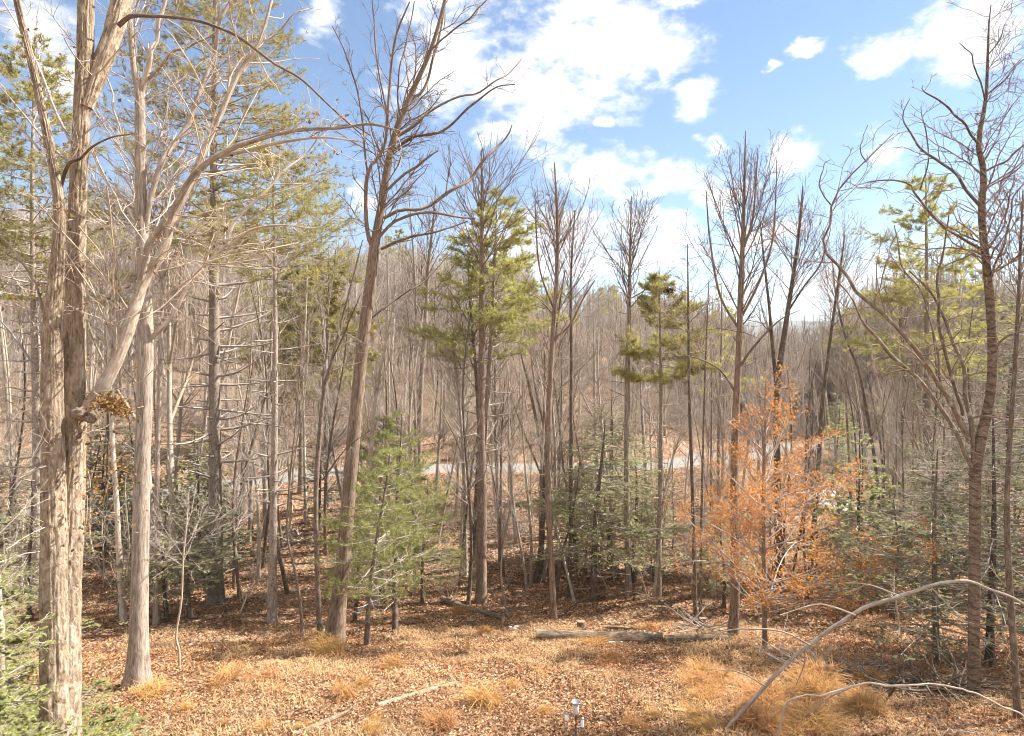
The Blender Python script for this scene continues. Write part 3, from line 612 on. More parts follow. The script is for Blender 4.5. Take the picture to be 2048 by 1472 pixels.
# ---- central leaning tree
drawn_tree('hickory_tree', 'tall brown leaning tree left of the middle, its forked crown spread against sky', 'tree', YH(668, 1285),
 [(668, 1285, 46), (680, 1180, 36), (690, 1080, 32), (705, 900, 29), (722, 720, 27), (738, 590, 25), (748, 500, 23), (758, 440, 19), (766, 393, 17), (780, 308, 15), (800, 239, 13), (838, 154, 11), (862, 99, 9), (886, 17, 7), (895, -40, 5)],
 [[(748, 498, 16), (736, 470, 13), (732, 410, 12), (739, 342, 10), (765, 292, 8), (776, 232, 8), (780, 137, 7), (790, 62, 6), (817, -5, 4)],
  [(735, 345, 6), (718, 205, 5), (694, 113, 4), (664, 51, 3)],
  [(776, 235, 6), (756, 130, 5), (746, 34, 4), (742, -40, 3)],
  [(808, 225, 10), (826, 195, 9), (846, 178, 8), (869, 113, 7), (882, 51, 6), (893, -20, 4)],
  [(790, 275, 9), (828, 250, 8), (860, 222, 7), (889, 205, 7), (923, 191, 6), (958, 185, 5), (1009, 154, 4), (1043, 113, 2)],
  [(786, 300, 9), (828, 273, 8), (869, 270, 7), (906, 246, 7), (947, 205, 6), (992, 171, 4), (1030, 165, 3)],
  [(768, 436, 12), (800, 420, 11), (845, 417, 10), (896, 386, 10), (934, 362, 9), (958, 331, 8), (988, 297, 7), (1016, 267, 5), (1024, 250, 3)],
  [(756, 476, 10), (794, 440, 9), (855, 425, 8), (896, 431, 7), (951, 437, 4)],
  [(773, 382, 8), (807, 349, 8), (845, 325, 7), (876, 301, 5)],
  [(762, 498, 9), (817, 475, 8), (872, 465, 6), (935, 442, 4)],
  [(800, 240, 6), (795, 170, 5), (812, 80, 4), (828, 0, 3)],
  [(740, 270, 5), (700, 250, 4), (650, 262, 4), (600, 280, 3)],
  [(862, 100, 5), (905, 60, 5), (950, 25, 4), (985, -20, 3)],
  [(738, 640, 6), (790, 600, 5), (850, 560, 4), (905, 500, 2)]],
 bark='brown', limbbark='brown', twigbark='brown', lv=(140, 700, 1500), seed=3, flare=1.2, sides=18, cmax=1.7, tip=.005, up=.25, wig=.17)

# ---- slender dark tree at its left
drawn_tree('bare_tree', 'slender dark crooked tree touching the left side of the central leaning trunk at its foot', 'tree', YH(641, 1290),
 [(641, 1290, 13), (634, 1130, 11), (632, 980, 11), (641, 850, 10), (650, 770, 9), (666, 715, 8), (684, 640, 6), (705, 560, 4), (725, 480, 2)],
 [[(645, 790, 6), (652, 700, 5), (657, 600, 4), (672, 500, 2)], [(664, 720, 5), (700, 640, 4), (720, 590, 3)], [(645, 960, 4), (690, 900, 3), (740, 860, 2)]],
 bark='dark', lv=(26, 80, 120), seed=4, cmax=1.4)

# ---- right hand tree with many stems
YR = YH(1948, 1395)
drawn_tree('maple_tree', 'large right hand tree splitting low into several leaning crooked stems, right stem banded', 'tree', YR,
 [(1948, 1395, 31), (1948, 1250, 29), (1950, 1080, 28), (1950, 960, 27), (1958, 890, 27), (1974, 830, 26), (1984, 760, 25), (1985, 690, 24), (1980, 600, 22), (1972, 520, 20), (1963, 427, 17), (1968, 342, 15), (1956, 290, 13), (1968, 222, 10), (1973, 185, 8), (1976, 96, 6), (1978, 44, 4), (1982, 10, 2)],
 [[(1945, 935, 18), (1929, 903, 16), (1908, 859, 15), (1878, 808, 14), (1840, 756, 13), (1792, 715, 12), (1765, 685, 11), (1731, 654, 9), (1710, 626, 7), (1690, 590, 5), (1660, 560, 3)],
  [(1938, 880, 17), (1908, 808, 16), (1881, 767, 15), (1844, 722, 14), (1803, 674, 13), (1772, 640, 12), (1734, 606, 12), (1707, 579, 11), (1697, 551, 10), (1673, 524, 9), (1649, 500, 8), (1645, 489, 7), (1666, 437, 7), (1662, 403, 6), (1690, 359, 5), (1731, 318, 4), (1775, 273, 2)],
  [(1946, 910, 15), (1943, 860, 15), (1939, 808, 14), (1929, 739, 13), (1912, 688, 12), (1885, 626, 10), (1854, 585, 8), (1825, 540, 5)],
  [(1926, 830, 12), (1908, 767, 12), (1891, 688, 11), (1874, 620, 9), (1880, 560, 8), (1894, 500, 6), (1900, 430, 4)],
  [(1963, 415, 12), (1929, 376, 10), (1895, 335, 9), (1854, 301, 8), (1820, 270, 6), (1812, 225, 4), (1822, 195, 2)],
  [(1966, 500, 10), (1929, 480, 9), (1895, 455, 9), (1861, 420, 8), (1833, 383, 7), (1820, 366, 6), (1758, 359, 5), (1708, 372, 2)],
  [(1957, 290, 9), (1929, 246, 8), (1902, 219, 7), (1874, 198, 6), (1847, 181, 4), (1845, 170, 2)],
  [(1968, 344, 9), (1990, 332, 8), (2014, 321, 8), (2050, 288, 7), (2110, 250, 4)],
  [(1973, 190, 7), (2004, 164, 6), (2031, 133, 6), (2060, 110, 4)],
  [(1970, 205, 5), (1955, 150, 5), (1935, 100, 4), (1918, 85, 2)],
  [(1976, 110, 4), (2000, 80, 4), (2004, 60, 2)],
  [(1733, 325, 4), (1720, 300, 3), (1735, 250, 2)],
  [(1662, 410, 5), (1640, 375, 4), (1648, 330, 3), (1660, 320, 2)],
  [(1985, 700, 8), (2020, 670, 7), (2070, 660, 4)],
  [(1840, 380, 5), (1860, 320, 4), (1850, 250, 4), (1838, 215, 2)],
  [(1980, 560, 8), (2010, 480, 7), (2030, 400, 5), (2060, 330, 4)],
  [(1880, 765, 7), (1870, 690, 7), (1846, 600, 6), (1800, 520, 5), (1790, 450, 3)]],
 bark='birch', limbbark='lichen', twigbark='brown', lv=(150, 650, 1100), seed=6, flare=1.1, sides=18, cmax=1.5, tip=.0055, wig=.24, up=.12, ang=50)

# ---- slim forest trees: a straight trunk, steep branches in a narrow egg shaped crown
def slim_tree(name, label, trunk, crown, cw, bark='brown', n1=34, lv=(6.5, 3.0), seed=0, Y=None, ang=42, up=.55, cat='tree', flare=1.35, stubs=0, tip=.006, group=None, fork=(), fuzz=1.0):
    """crown = pixel row where the branches begin, cw = half width of the crown in pixels"""
    bx, by, bw = trunk[0]; Y = Y or YH(bx, by)
    P, R = trunk_to_ground(trunk, Y, flare, root=.22); R = bumpy(P, R, .08, seed)*.92; base = P[0].copy(); root = thing(name, label, cat, tuple(base), group); P = P-base
    MB().add(*tubes(P[None], R[None], 12)).obj('trunk', M[bark], root)
    S = resample(np.column_stack([P, R]), 40); zc = (HY-crown)/F*Y-base[2]; t0 = float(np.clip(np.interp(zc, S[:, 2], np.linspace(0, 1, 40)), .05, .95))
    LP, LR = [S[:, :3]], [S[:, 3]]
    for i, fk in enumerate(fork):
        q, r = catm(fk, Y, rng.uniform(-.6, .6), 40); q = q-base; r = np.maximum(r*.75, .006)
        MB().add(*tubes(q[None], r[None], 8)).obj('limb', M[bark], root); LP.append(q); LR.append(r)
    PP, RR = np.stack(LP), np.stack(LR); half = cw/F*Y
    t = t0+(1-t0)*(np.arange(n1)+rng.random(n1))/n1*.97; which = np.where(rng.random(n1) < .45, 0, rng.integers(0, len(LP), n1))
    tt = np.where(which == 0, t, rng.uniform(.25, .97, n1)); f = tt*39; i0 = np.minimum(f.astype(int), 38); pos = PP[which, i0]; rad = RR[which, i0]
    az = np.arange(n1)*2.4+rng.normal(size=n1)*.4; g = np.where(which == 0, (tt-t0)/(1-t0), tt*.8+.1)
    prof_ = np.clip(np.sin(np.clip(g*.85+.22, 0, 1)*math.pi), .12, 1)
    el = np.radians(90-ang+g*18+rng.normal(size=n1)*8); d = np.stack([np.cos(az)*np.cos(el), np.sin(az)*np.cos(el), np.sin(el)], 1)
    L = half*prof_*rng.uniform(.6, 1.25, n1)*2.5*np.where(which == 0, 1, .7)
    P1, R1 = grow(pos, d, L, np.clip(rad*.34, tip, .02), 9, .08, up, tip); tm = MB(); tm.add(*tubes(P1, R1, 4))
    P2, R2 = kids(P1, R1, int(n1*lv[0]*fuzz), .12, 1, 40, .48, .7, 6, .12, .35, rmin=tip*.85, lmin=.15, lmax=1.6); tm.add(*tubes(P2, R2, 3))
    P3, R3 = kids(P2, R2, int(len(P2)*lv[1]), .1, 1, 42, .5, .8, 4, .12, .2, rmin=tip*.7, lmin=.08, lmax=.6); tm.add(*tubes(P3, R3, 3))
    if stubs:
        z0 = .12; P4, R4 = kids(S[None, :, :3], S[None, :, 3], stubs, z0, t0, 82, .09, .2, 5, .12, .1, rmin=.007, lmin=.2, lmax=1.6, tp=.2); R4 = np.minimum(R4, .018); tm.add(*tubes(P4, R4, 3))
        P5, R5 = kids(P4, R4, stubs*2, .2, 1, 45, .5, .7, 4, .15, .1, rmin=.006, lmin=.1, lmax=.6); tm.add(*tubes(P5, R5, 3))
    tm.obj('twigs', M['brown' if bark in ('brown', 'dark', 'grey') else 'twig'], root, kind='stuff'); return root

slim_tree('poplar_tree', 'straight bare poplar in the centre standing beside the diagonal fallen log', [(962, 1205, 30), (963, 1160, 25), (964, 1000, 22), (962, 850, 18), (963, 700, 15), (964, 550, 12), (964, 430, 8), (963, 300, 3)], 560, 85, 'brown', 46, seed=21, stubs=26)
slim_tree('poplar_tree', 'bare poplar just behind the big cut log, its trunk grey brown and slightly bowed', [(1107, 1238, 16), (1103, 1130, 15), (1096, 1000, 14), (1097, 850, 13), (1104, 700, 12), (1113, 560, 10), (1115, 450, 8), (1109, 325, 3)], 640, 62, 'brown', 40, seed=22, fork=[[(1103, 680, 7), (1140, 650, 6), (1165, 600, 5), (1190, 560, 3)], [(1108, 620, 6), (1080, 540, 5), (1072, 450, 4), (1070, 380, 2)]], stubs=10)
slim_tree('bare_tree', 'very thin upright tree left of the grey green hemlock cluster', [(1138, 1197, 12), (1141, 1100, 10), (1142, 900, 9), (1143, 700, 8), (1142, 550, 6), (1150, 420, 3)], 600, 55, 'dark', 30, seed=23, stubs=14)
slim_tree('bare_tree', 'dark leaning trunk with a swollen black foot behind the bowed poplar', [(1075, 1165, 18), (1082, 1100, 14), (1088, 1000, 12), (1092, 900, 10), (1100, 760, 8), (1118, 620, 5), (1130, 540, 3)], 800, 60, 'dark', 22, seed=24)
slim_tree('poplar_tree', 'bare tree with a small neat egg shaped crown against the low white cloud', [(1257, 1190, 15), (1254, 1050, 14), (1253, 900, 13), (1255, 750, 12), (1258, 620, 10), (1260, 520, 7), (1263, 392, 2)], 620, 52, 'grey', 46, seed=25, stubs=8)
slim_tree('poplar_tree', 'tallest bare poplar on the right with wide fan of upright branches above the orange beech', [(1466, 1272, 26), (1470, 1180, 22), (1468, 1000, 20), (1471, 850, 18), (1478, 700, 16), (1481, 600, 15), (1485, 500, 12), (1488, 400, 8), (1491, 262, 2)], 640, 78, 'brown', 52, seed=26, up=.8,
  fork=[[(1480, 640, 9), (1520, 560, 8), (1545, 480, 6), (1552, 380, 4), (1553, 320, 2)], [(1479, 660, 9), (1440, 590, 8), (1420, 480, 6), (1412, 380, 3)], [(1476, 740, 8), (1510, 690, 7), (1560, 640, 4), (1600, 620, 2)], [(1474, 790, 8), (1440, 740, 6), (1390, 715, 4), (1350, 712, 2)], [(1486, 500, 9), (1505, 440, 7), (1512, 360, 5), (1516, 300, 2)]], stubs=16)
slim_tree('bare_tree', 'dark forked tree rising behind the orange leaved beech, two stems spreading to bushy crowns', [(1556, 1190, 20), (1556, 1000, 18), (1553, 850, 17), (1556, 760, 16), (1570, 660, 13), (1584, 568, 11), (1596, 480, 8), (1606, 372, 3)], 600, 62, 'dark', 40, seed=27, fork=[[(1553, 780, 12), (1545, 690, 11), (1538, 610, 9), (1528, 520, 7), (1520, 440, 3)], [(1578, 620, 7), (1610, 570, 6), (1640, 530, 5), (1655, 480, 3)]], stubs=10)
slim_tree('bare_tree', 'dark slightly leaning trunk immediately right of the bright driveway', [(1618, 1180, 13), (1628, 1050, 12), (1639, 900, 11), (1645, 807, 10), (1662, 671, 8), (1676, 568, 6), (1690, 470, 3)], 640, 62, 'dark', 34, seed=28, stubs=10)
slim_tree('bare_tree', 'thin dark snaking tree between the driveway and the right hand pine', [(1762, 1075, 10), (1758, 1000, 10), (1748, 910, 9), (1731, 807, 8), (1717, 739, 7), (1690, 671, 6), (1672, 590, 4), (1665, 520, 2)], 720, 48, 'dark', 26, seed=29)
slim_tree('bare_tree', 'thin dark upright tree a little left of the right hand pine', [(1793, 1075, 11), (1797, 1000, 11), (1802, 910, 10), (1807, 800, 9), (1809, 756, 8), (1800, 640, 6), (1812, 520, 3)], 720, 55, 'dark', 26, seed=30)
slim_tree('bare_tree', 'straight thin dark trunk standing left of the tallest right hand poplar', [(1391, 1252, 11), (1388, 1100, 10), (1384, 950, 9), (1379, 800, 8), (1377, 650, 6), (1375, 488, 2)], 700, 45, 'dark', 26, seed=31, stubs=30, ang=70, up=.1)
slim_tree('bare_tree', 'thin dark trunk paired closely with its thinner neighbour left of the tallest poplar', [(1401, 1235, 7), (1402, 1100, 7), (1406, 900, 6), (1412, 700, 4), (1418, 560, 2)], 780, 40, 'dark', 20, seed=32)
slim_tree('bare_tree', 'tall bare tree behind the young pines with two parallel upright stems', [(836, 1010, 15), (838, 900, 14), (842, 773, 12), (850, 660, 11), (856, 540, 9), (866, 450, 6), (872, 370, 2)], 700, 70, 'grey', 40, seed=33, fork=[[(838, 860, 9), (834, 700, 8), (830, 560, 7), (822, 440, 4), (815, 360, 2)]])
slim_tree('bare_tree', 'pale trunked leaning tree at the far left edge', [(44, 1075, 14), (30, 985, 13), (20, 876, 12), (13, 773, 11), (2, 660, 10), (-14, 520, 8), (-30, 380, 3)], 700, 110, 'pale', 30, seed=34, stubs=10)
slim_tree('bare_tree', 'thin pale trunk seen between the shaggy oak and the flared grey tree', [(248, 1240, 17), (240, 1150, 15), (234, 1020, 14), (226, 900, 12), (219, 760, 10), (214, 600, 8), (208, 450, 4)], 700, 80, 'pale', 34, seed=35, stubs=8)
slim_tree('bare_tree', 'tall grey trunk directly right of the flared grey tree', [(312, 1250, 15), (313, 1100, 13), (315, 910, 12), (321, 705, 11), (328, 500, 9), (333, 380, 6), (336, 250, 2)], 560, 80, 'grey', 34, seed=36, stubs=16)
slim_tree('bare_tree', 'slim pale tree leaning left between the two straight pines', [(604, 1270, 8), (600, 1200, 7), (585, 1120, 6), (574, 1070, 5), (578, 980, 5), (590, 860, 4), (600, 740, 3), (604, 640, 2)], 900, 45, 'brown', 18, seed=37)
slim_tree('bare_tree', 'pale forked trunk right of the left hand pine near the road', [(531, 1075, 13), (530, 980, 12), (526, 880, 10), (528, 760, 8), (520, 640, 6), (512, 520, 3)], 780, 60, 'pale', 28, seed=38, fork=[[(530, 900, 8), (540, 800, 7), (543, 700, 5), (548, 600, 2)]])
slim_tree('bare_tree', 'pale thin trunk in front of the road left of the central leaning tree', [(612, 1045, 9), (610, 960, 8), (608, 860, 7), (606, 740, 6), (612, 620, 4), (615, 520, 2)], 760, 50, 'pale', 24, seed=39)
slim_tree('bare_tree', 'dark far right trunk rising out of the shaded hemlocks', [(2036, 1440, 20), (2028, 1300, 18), (2018, 1150, 17), (2014, 1000, 15), (2022, 850, 13), (2032, 700, 11), (2040, 520, 8), (2046, 380, 3)], 640, 90, 'dark', 30, seed=40, stubs=20)
slim_tree('bare_tree', 'bare tree with dark base partly hidden behind the straight central poplar', [(944, 1178, 16), (948, 1080, 14), (956, 950, 12), (958, 850, 10), (950, 720, 8), (940, 600, 5), (935, 500, 2)], 780, 60, 'dark', 26, seed=41)
slim_tree('bare_tree', 'thin dark tree leaning right across the ground behind the straight central poplar', [(918, 1175, 6), (925, 1100, 6), (935, 1010, 5), (945, 930, 4), (960, 840, 2)], 980, 35, 'dark', 12, seed=42)
slim_tree('bare_tree', 'small dark upright trunk by the brush pile in the middle', [(1003, 1140, 8), (1001, 1050, 8), (1002, 960, 7), (1004, 860, 5), (1010, 760, 2)], 930, 45, 'dark', 18, seed=43)
slim_tree('bare_tree', 'thin dark tree with a high fork right of the bowed poplar', [(1110, 1205, 8), (1118, 1150, 8), (1122, 1110, 7), (1135, 1070, 5), (1150, 1000, 4), (1160, 920, 2)], 1050, 40, 'dark', 14, seed=44)
def clump():
    fan = [[(1092, 965, 12), (1080, 880, 10), (1062, 790, 8), (1045, 720, 5), (1030, 650, 2)], [(1092, 965, 9), (1090, 870, 8), (1070, 770, 6), (1060, 690, 4), (1052, 600, 2)], [(1096, 965, 10), (1108, 870, 8), (1122, 780, 7), (1135, 700, 4), (1150, 620, 2)], [(1097, 965, 8), (1120, 890, 7), (1145, 810, 5), (1160, 740, 2)], [(1090, 968, 7), (1062, 900, 6), (1035, 830, 4), (1012, 760, 2)]]
    Y = YH(1093, 1000)
    slim_tree('bare_tree', 'many stemmed bare tree fanning out like a vase at the near edge of the road', [(1093, 1000, 18), (1093, 965, 15), (1098, 860, 9), (1104, 740, 6), (1108, 620, 3)], 900, 60, 'brown', 40, seed=45, fork=fan, flare=1.2)
clump()
slim_tree('sapling', 'small crooked pale sapling in the clearing right of the flared grey tree', [(359, 1338, 7), (358, 1300, 6), (352, 1270, 6), (363, 1200, 5), (366, 1120, 5), (372, 1060, 4), (378, 980, 2)], 1150, 60, 'palewood', 18, seed=46, cat='sapling', flare=1.1, ang=65, up=.2, tip=.005)

# leaf nest high in the trees
def nest():
    Y = YH(1391, 1252); c = at(1337, 582, Y); mb = MB(); q = rng.normal(size=(420, 3))*np.array([.06, .06, .045]); leaf_quads(mb, q[:260], .06, .1)
    P, R = grow(rng.normal(size=(60, 3))*.05, rng.normal(size=(60, 3)), np.full(60, .14), np.full(60, .004), 5, .2, 0, .003); mb.add(*tubes(P, R, 3), )
    m, n, l, out = newmat('nest_leaves'); d = N(n, 'ShaderNodeBsdfDiffuse'); d.inputs[0].default_value = (.07, .045, .03, 1); l.new(d.outputs[0], out.inputs[0])
    o = thing('leaf_nest', 'dark round leaf nest wedged high in thin bare branches', 'nest', tuple(c)); mb.obj('leaves', m, o, smooth=False, kind='stuff')
nest()

# ------------------------------------------------------------------ conifers
def cbase(px, py, Y=None):
    if Y is None: return hit(px, py)
    x = (px-1024)/F*Y; return np.array([x, Y, Z(x, Y)])
def ctop(py, b): return (HY-py)/F*b[1]-b[2]
b = cbase(430, 1205); Hh = ctop(-170, b)
conifer('pine_tree', 'tall straight white pine at left with snapped dead side branches and green crown high up', 'pine tree', b, Hh, 24/2/F*b[1]*1.15, .50, 4.4, .6, 5, .18, bl=13, tuft=11, nl=.18, nw=.02, sides=16, gap=.12, irregular=.35)
b = cbase(547, 1247)
conifer('pine_tree', 'slim dark pine with bare horizontal branch whorls between the white pine and the leaning tree', 'pine tree', b, ctop(300, b), 15/2/F*b[1]*1.1, .72, 3.0, .55, 5, .25, bl=13, tuft=8, nl=.17, gap=.2, irregular=.4)
b = cbase(70, 1190)
conifer('pine_tree', 'tall white pine mostly hidden behind the shaggy oak, its green boughs reaching the left edge', 'pine tree', b, ctop(60, b), .16, .52, 3.6, .6, 5, .18, bl=14, tuft=8, nl=.19, nw=.03, sides=12, gap=.12, irregular=.35)
b = cbase(655, 1012)
conifer('pine_tree', 'bushy light green pine behind the road just left of the leaning tree', 'pine tree', b, ctop(500, b), .15, .42, 3.0, .7, 5, .2, bl=14, tuft=8, nl=.24, nw=.04, gap=.12, irregular=.35)
b = cbase(600, 985)
conifer('pine_tree', 'yellow green pine between the slim dark pine and the leaning tree beyond the road', 'pine tree', b, ctop(520, b), .15, .40, 3.0, .7, 5, .2, bl=14, tuft=8, nl=.24, nw=.04, gap=.12, irregular=.35)
b = cbase(950, 1178)
conifer('pine_tree', 'green white pine in the centre growing close behind the straight bare poplar', 'pine tree', b, ctop(375, b), 14/2/F*b[1]*1.1, .56, 2.8, .55, 5, .25, bl=17, tuft=12, nl=.17, nw=.02, lean=(.85, 0), gap=.12, irregular=.35)
b = cbase(1319, 1192)
conifer('pine_tree', 'thin pine right of centre with bright green horizontal tiers of needles', 'pine tree', b, ctop(545, b), 10/2/F*b[1]*1.1, .64, 1.9, .62, 5, .3, bl=20, tuft=13, nl=.16, nw=.017, gap=.15, irregular=.45)
b = cbase(1852, 1120)
conifer('pine_tree', 'tall pine with layered yellow green boughs behind the many stemmed right hand tree', 'pine tree', b, ctop(330, b), 14/2/F*b[1]*1.1, .46, 3.5, .75, 5, .25, bl=18, tuft=11, nl=.18, nw=.022, gap=.15, irregular=.4)
b = cbase(1440, 1085)
conifer('pine_tree', 'thin half dead pine with sparse olive needles left of the tallest poplar', 'pine tree', b, ctop(570, b), .09, .55, 1.5, .9, 4, .3, bl=8, tuft=6, gap=.35, irregular=.5)
# young pines left of centre
for i, (px, py, top, w, lab) in enumerate([(733, 1290, 905, 7, 'young bright green pine with thin bent trunk right of the leaning tree'), (790, 1265, 830, 8, 'bushiest young bright green pine in the thicket before the road'),
        (705, 1240, 985, 5, 'small young pine close behind the foot of the leaning tree'), (846, 1205, 960, 5, 'right hand young pine of the bright green thicket'), (760, 1190, 840, 6, 'young pine at the back of the bright green thicket')]):
    b = cbase(px, py); conifer('young_pine', lab, 'pine tree', b, ctop(top, b), w/2/F*b[1]*1.2, .24, 1.25+.25*(i % 2), .36, 5, .15, 'dark', 'youngneedles', bl=9, tuft=6, nl=.13, nw=.014, lean=(.45*(1 if i in (0, 2) else .2), .2), gap=.1, irregular=.4, shape=.5, sides=8)
# hemlocks
for i, (px, py, top, w, sp, mt, lab) in enumerate([
    (1186, 1203, 840, 13, 1.9, 'hemlock', 'grey green hemlock with curved trunk foot right of the bowed poplar'),
    (1270, 1165, 900, 8, 1.6, 'hemlock', 'frosty green hemlock behind the curved foot hemlock'),
    (1150, 1120, 930, 7, 1.3, 'hemlock', 'small pale hemlock left of the curved foot hemlock'),
    (1222, 1130, 800, 9, 1.6, 'hemlock', 'tallest hemlock at the back of the grey green cluster'),
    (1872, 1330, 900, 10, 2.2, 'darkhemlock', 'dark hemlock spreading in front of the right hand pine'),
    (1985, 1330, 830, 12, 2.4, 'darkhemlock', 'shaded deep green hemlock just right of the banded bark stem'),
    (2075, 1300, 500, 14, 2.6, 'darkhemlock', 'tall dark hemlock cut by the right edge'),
    (1790, 1240, 1000, 7, 1.4, 'hemlock', 'grey green hemlock between the beech and the right hand trees'),
    (1720, 1180, 1000, 6, 1.4, 'hemlock', 'low hemlock at the right edge of the beech leaves'),
    (378, 1235, 990, 8, 1.7, 'hemlock', 'small hemlock behind the crooked pale sapling'),
    (440, 1200, 1000, 8, 1.5, 'darkhemlock', 'dark hemlock sapling around the foot of the tall white pine'),
    (330, 1245, 1010, 7, 1.5, 'hemlock', 'hemlock half hidden behind the flared grey tree'),
    (60, 1240, 960, 9, 2.2, 'hemlock', 'olive hemlock left of the shaggy oak beyond the clearing'),
    (20, 1130, 880, 9, 2.2, 'hemlock', 'hemlock by the road at the left edge'),
    (640, 1060, 900, 8, 1.5, 'darkhemlock', 'dark hemlock left of the leaning tree near the road'),
    (1445, 1215, 1010, 6, 1.2, 'hemlock', 'thin hemlock left of the beech behind the cut logs')]):
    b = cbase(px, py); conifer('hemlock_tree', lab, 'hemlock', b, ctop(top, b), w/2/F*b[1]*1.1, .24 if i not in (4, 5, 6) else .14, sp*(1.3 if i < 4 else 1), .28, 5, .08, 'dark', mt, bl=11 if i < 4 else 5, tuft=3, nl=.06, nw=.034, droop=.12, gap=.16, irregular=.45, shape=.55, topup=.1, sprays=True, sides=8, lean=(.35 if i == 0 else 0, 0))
# bright hemlock boughs close to the camera, bottom left
def near_hemlock(name, label, x, y, H, r, sp, mt='nearhemlock'):
    conifer(name, label, 'hemlock', np.array([x, y, Z(x, y)]), H, r, .1, sp, .24, 5, .05, 'pale', mt, bl=12, tuft=5, nl=.034, nw=.022, droop=.15, gap=.08, irregular=.4, shape=.65, topup=.05, sprays=True, sides=10)
near_hemlock('hemlock_tree', 'bright green hemlock in the bottom left corner in front of the shaggy oak', -4.75, 5.6, 2.9, .035, 1.15)
near_hemlock('hemlock_tree', 'low bright hemlock at the foot of the shaggy oak beside the flared grey tree', -5.3, 8.0, 1.3, .03, .75)
near_hemlock('hemlock_tree', 'olive green hemlock at the left edge close behind the corner hemlock', -5.9, 6.9, 3.3, .04, 1.3)
near_hemlock('hemlock_tree', 'taller green hemlock at the left edge beyond the shaggy oak', -9.3, 10.5, 3.4, .05, 1.7, 'hemlock')
slim_tree('bare_tree', 'pale bleached trunk cut by the bottom left corner', [(8, 1540, 24), (4, 1400, 21), (0, 1250, 18), (-6, 1120, 13), (-20, 950, 8), (-40, 760, 4)], 1150, 90, 'pale', 14, seed=50, Y=6.2, tip=.004)

# ------------------------------------------------------------------ beech still holding orange leaves
def beech():
    tr = [(1530, 1300, 11), (1528, 1150, 10), (1527, 1000, 9), (1529, 900, 7), (1530, 820, 5), (1532, 762, 3)]
    Y = YH(1530, 1300); P, R = trunk_to_ground(tr, Y, 1.3); base = P[0].copy(); P = P-base
    root = thing('beech_tree', 'young beech still covered in orange dead leaves', 'beech tree', tuple(base))
    MB().add(*tubes(P[None], R[None], 10)).obj('trunk', M['brown'], root)
    n1 = 64; t = np.sort(rng.uniform(.12, .97, n1)); f = t*(len(P)-1); i = f.astype(int); az = np.arange(n1)*2.4+rng.normal(size=n1)*.3; el = np.radians(18+t*38)
    d = np.stack([np.cos(az)*np.cos(el), np.sin(az)*np.cos(el), np.sin(el)], 1); L = (3.5*(1-t)**.75+.22)*rng.uniform(.65, 1.15, n1); L *= np.where(d[:, 0] > 0, 1.12, .82)
    P1, R1 = grow(P[i], d, L, np.clip(R[i]*.5, .006, .022), 9, .08, -.02, .005); bm = MB(); bm.add(*tubes(P1, R1, 4))
    P2, R2 = kids(P1, R1, 480, .18, 1, 45, .42, .7, 6, .1, .0, flat=.45, rmin=.004, lmin=.2, lmax=1.1); bm.add(*tubes(P2, R2, 3))
    P3, R3 = kids(P2, R2, 1100, .1, 1, 42, .5, .8, 4, .1, 0, flat=.5, rmin=.003, lmin=.1, lmax=.5); bm.add(*tubes(P3, R3, 3))
    bm.obj('branches', M['twig'], root, kind='stuff')
    keep = rng.random(len(P3)) < .97
    leaves_on(P3[keep], 14500, M['beech'], 'leaves', root, .06, .08, .05, droop=.45)
beech()

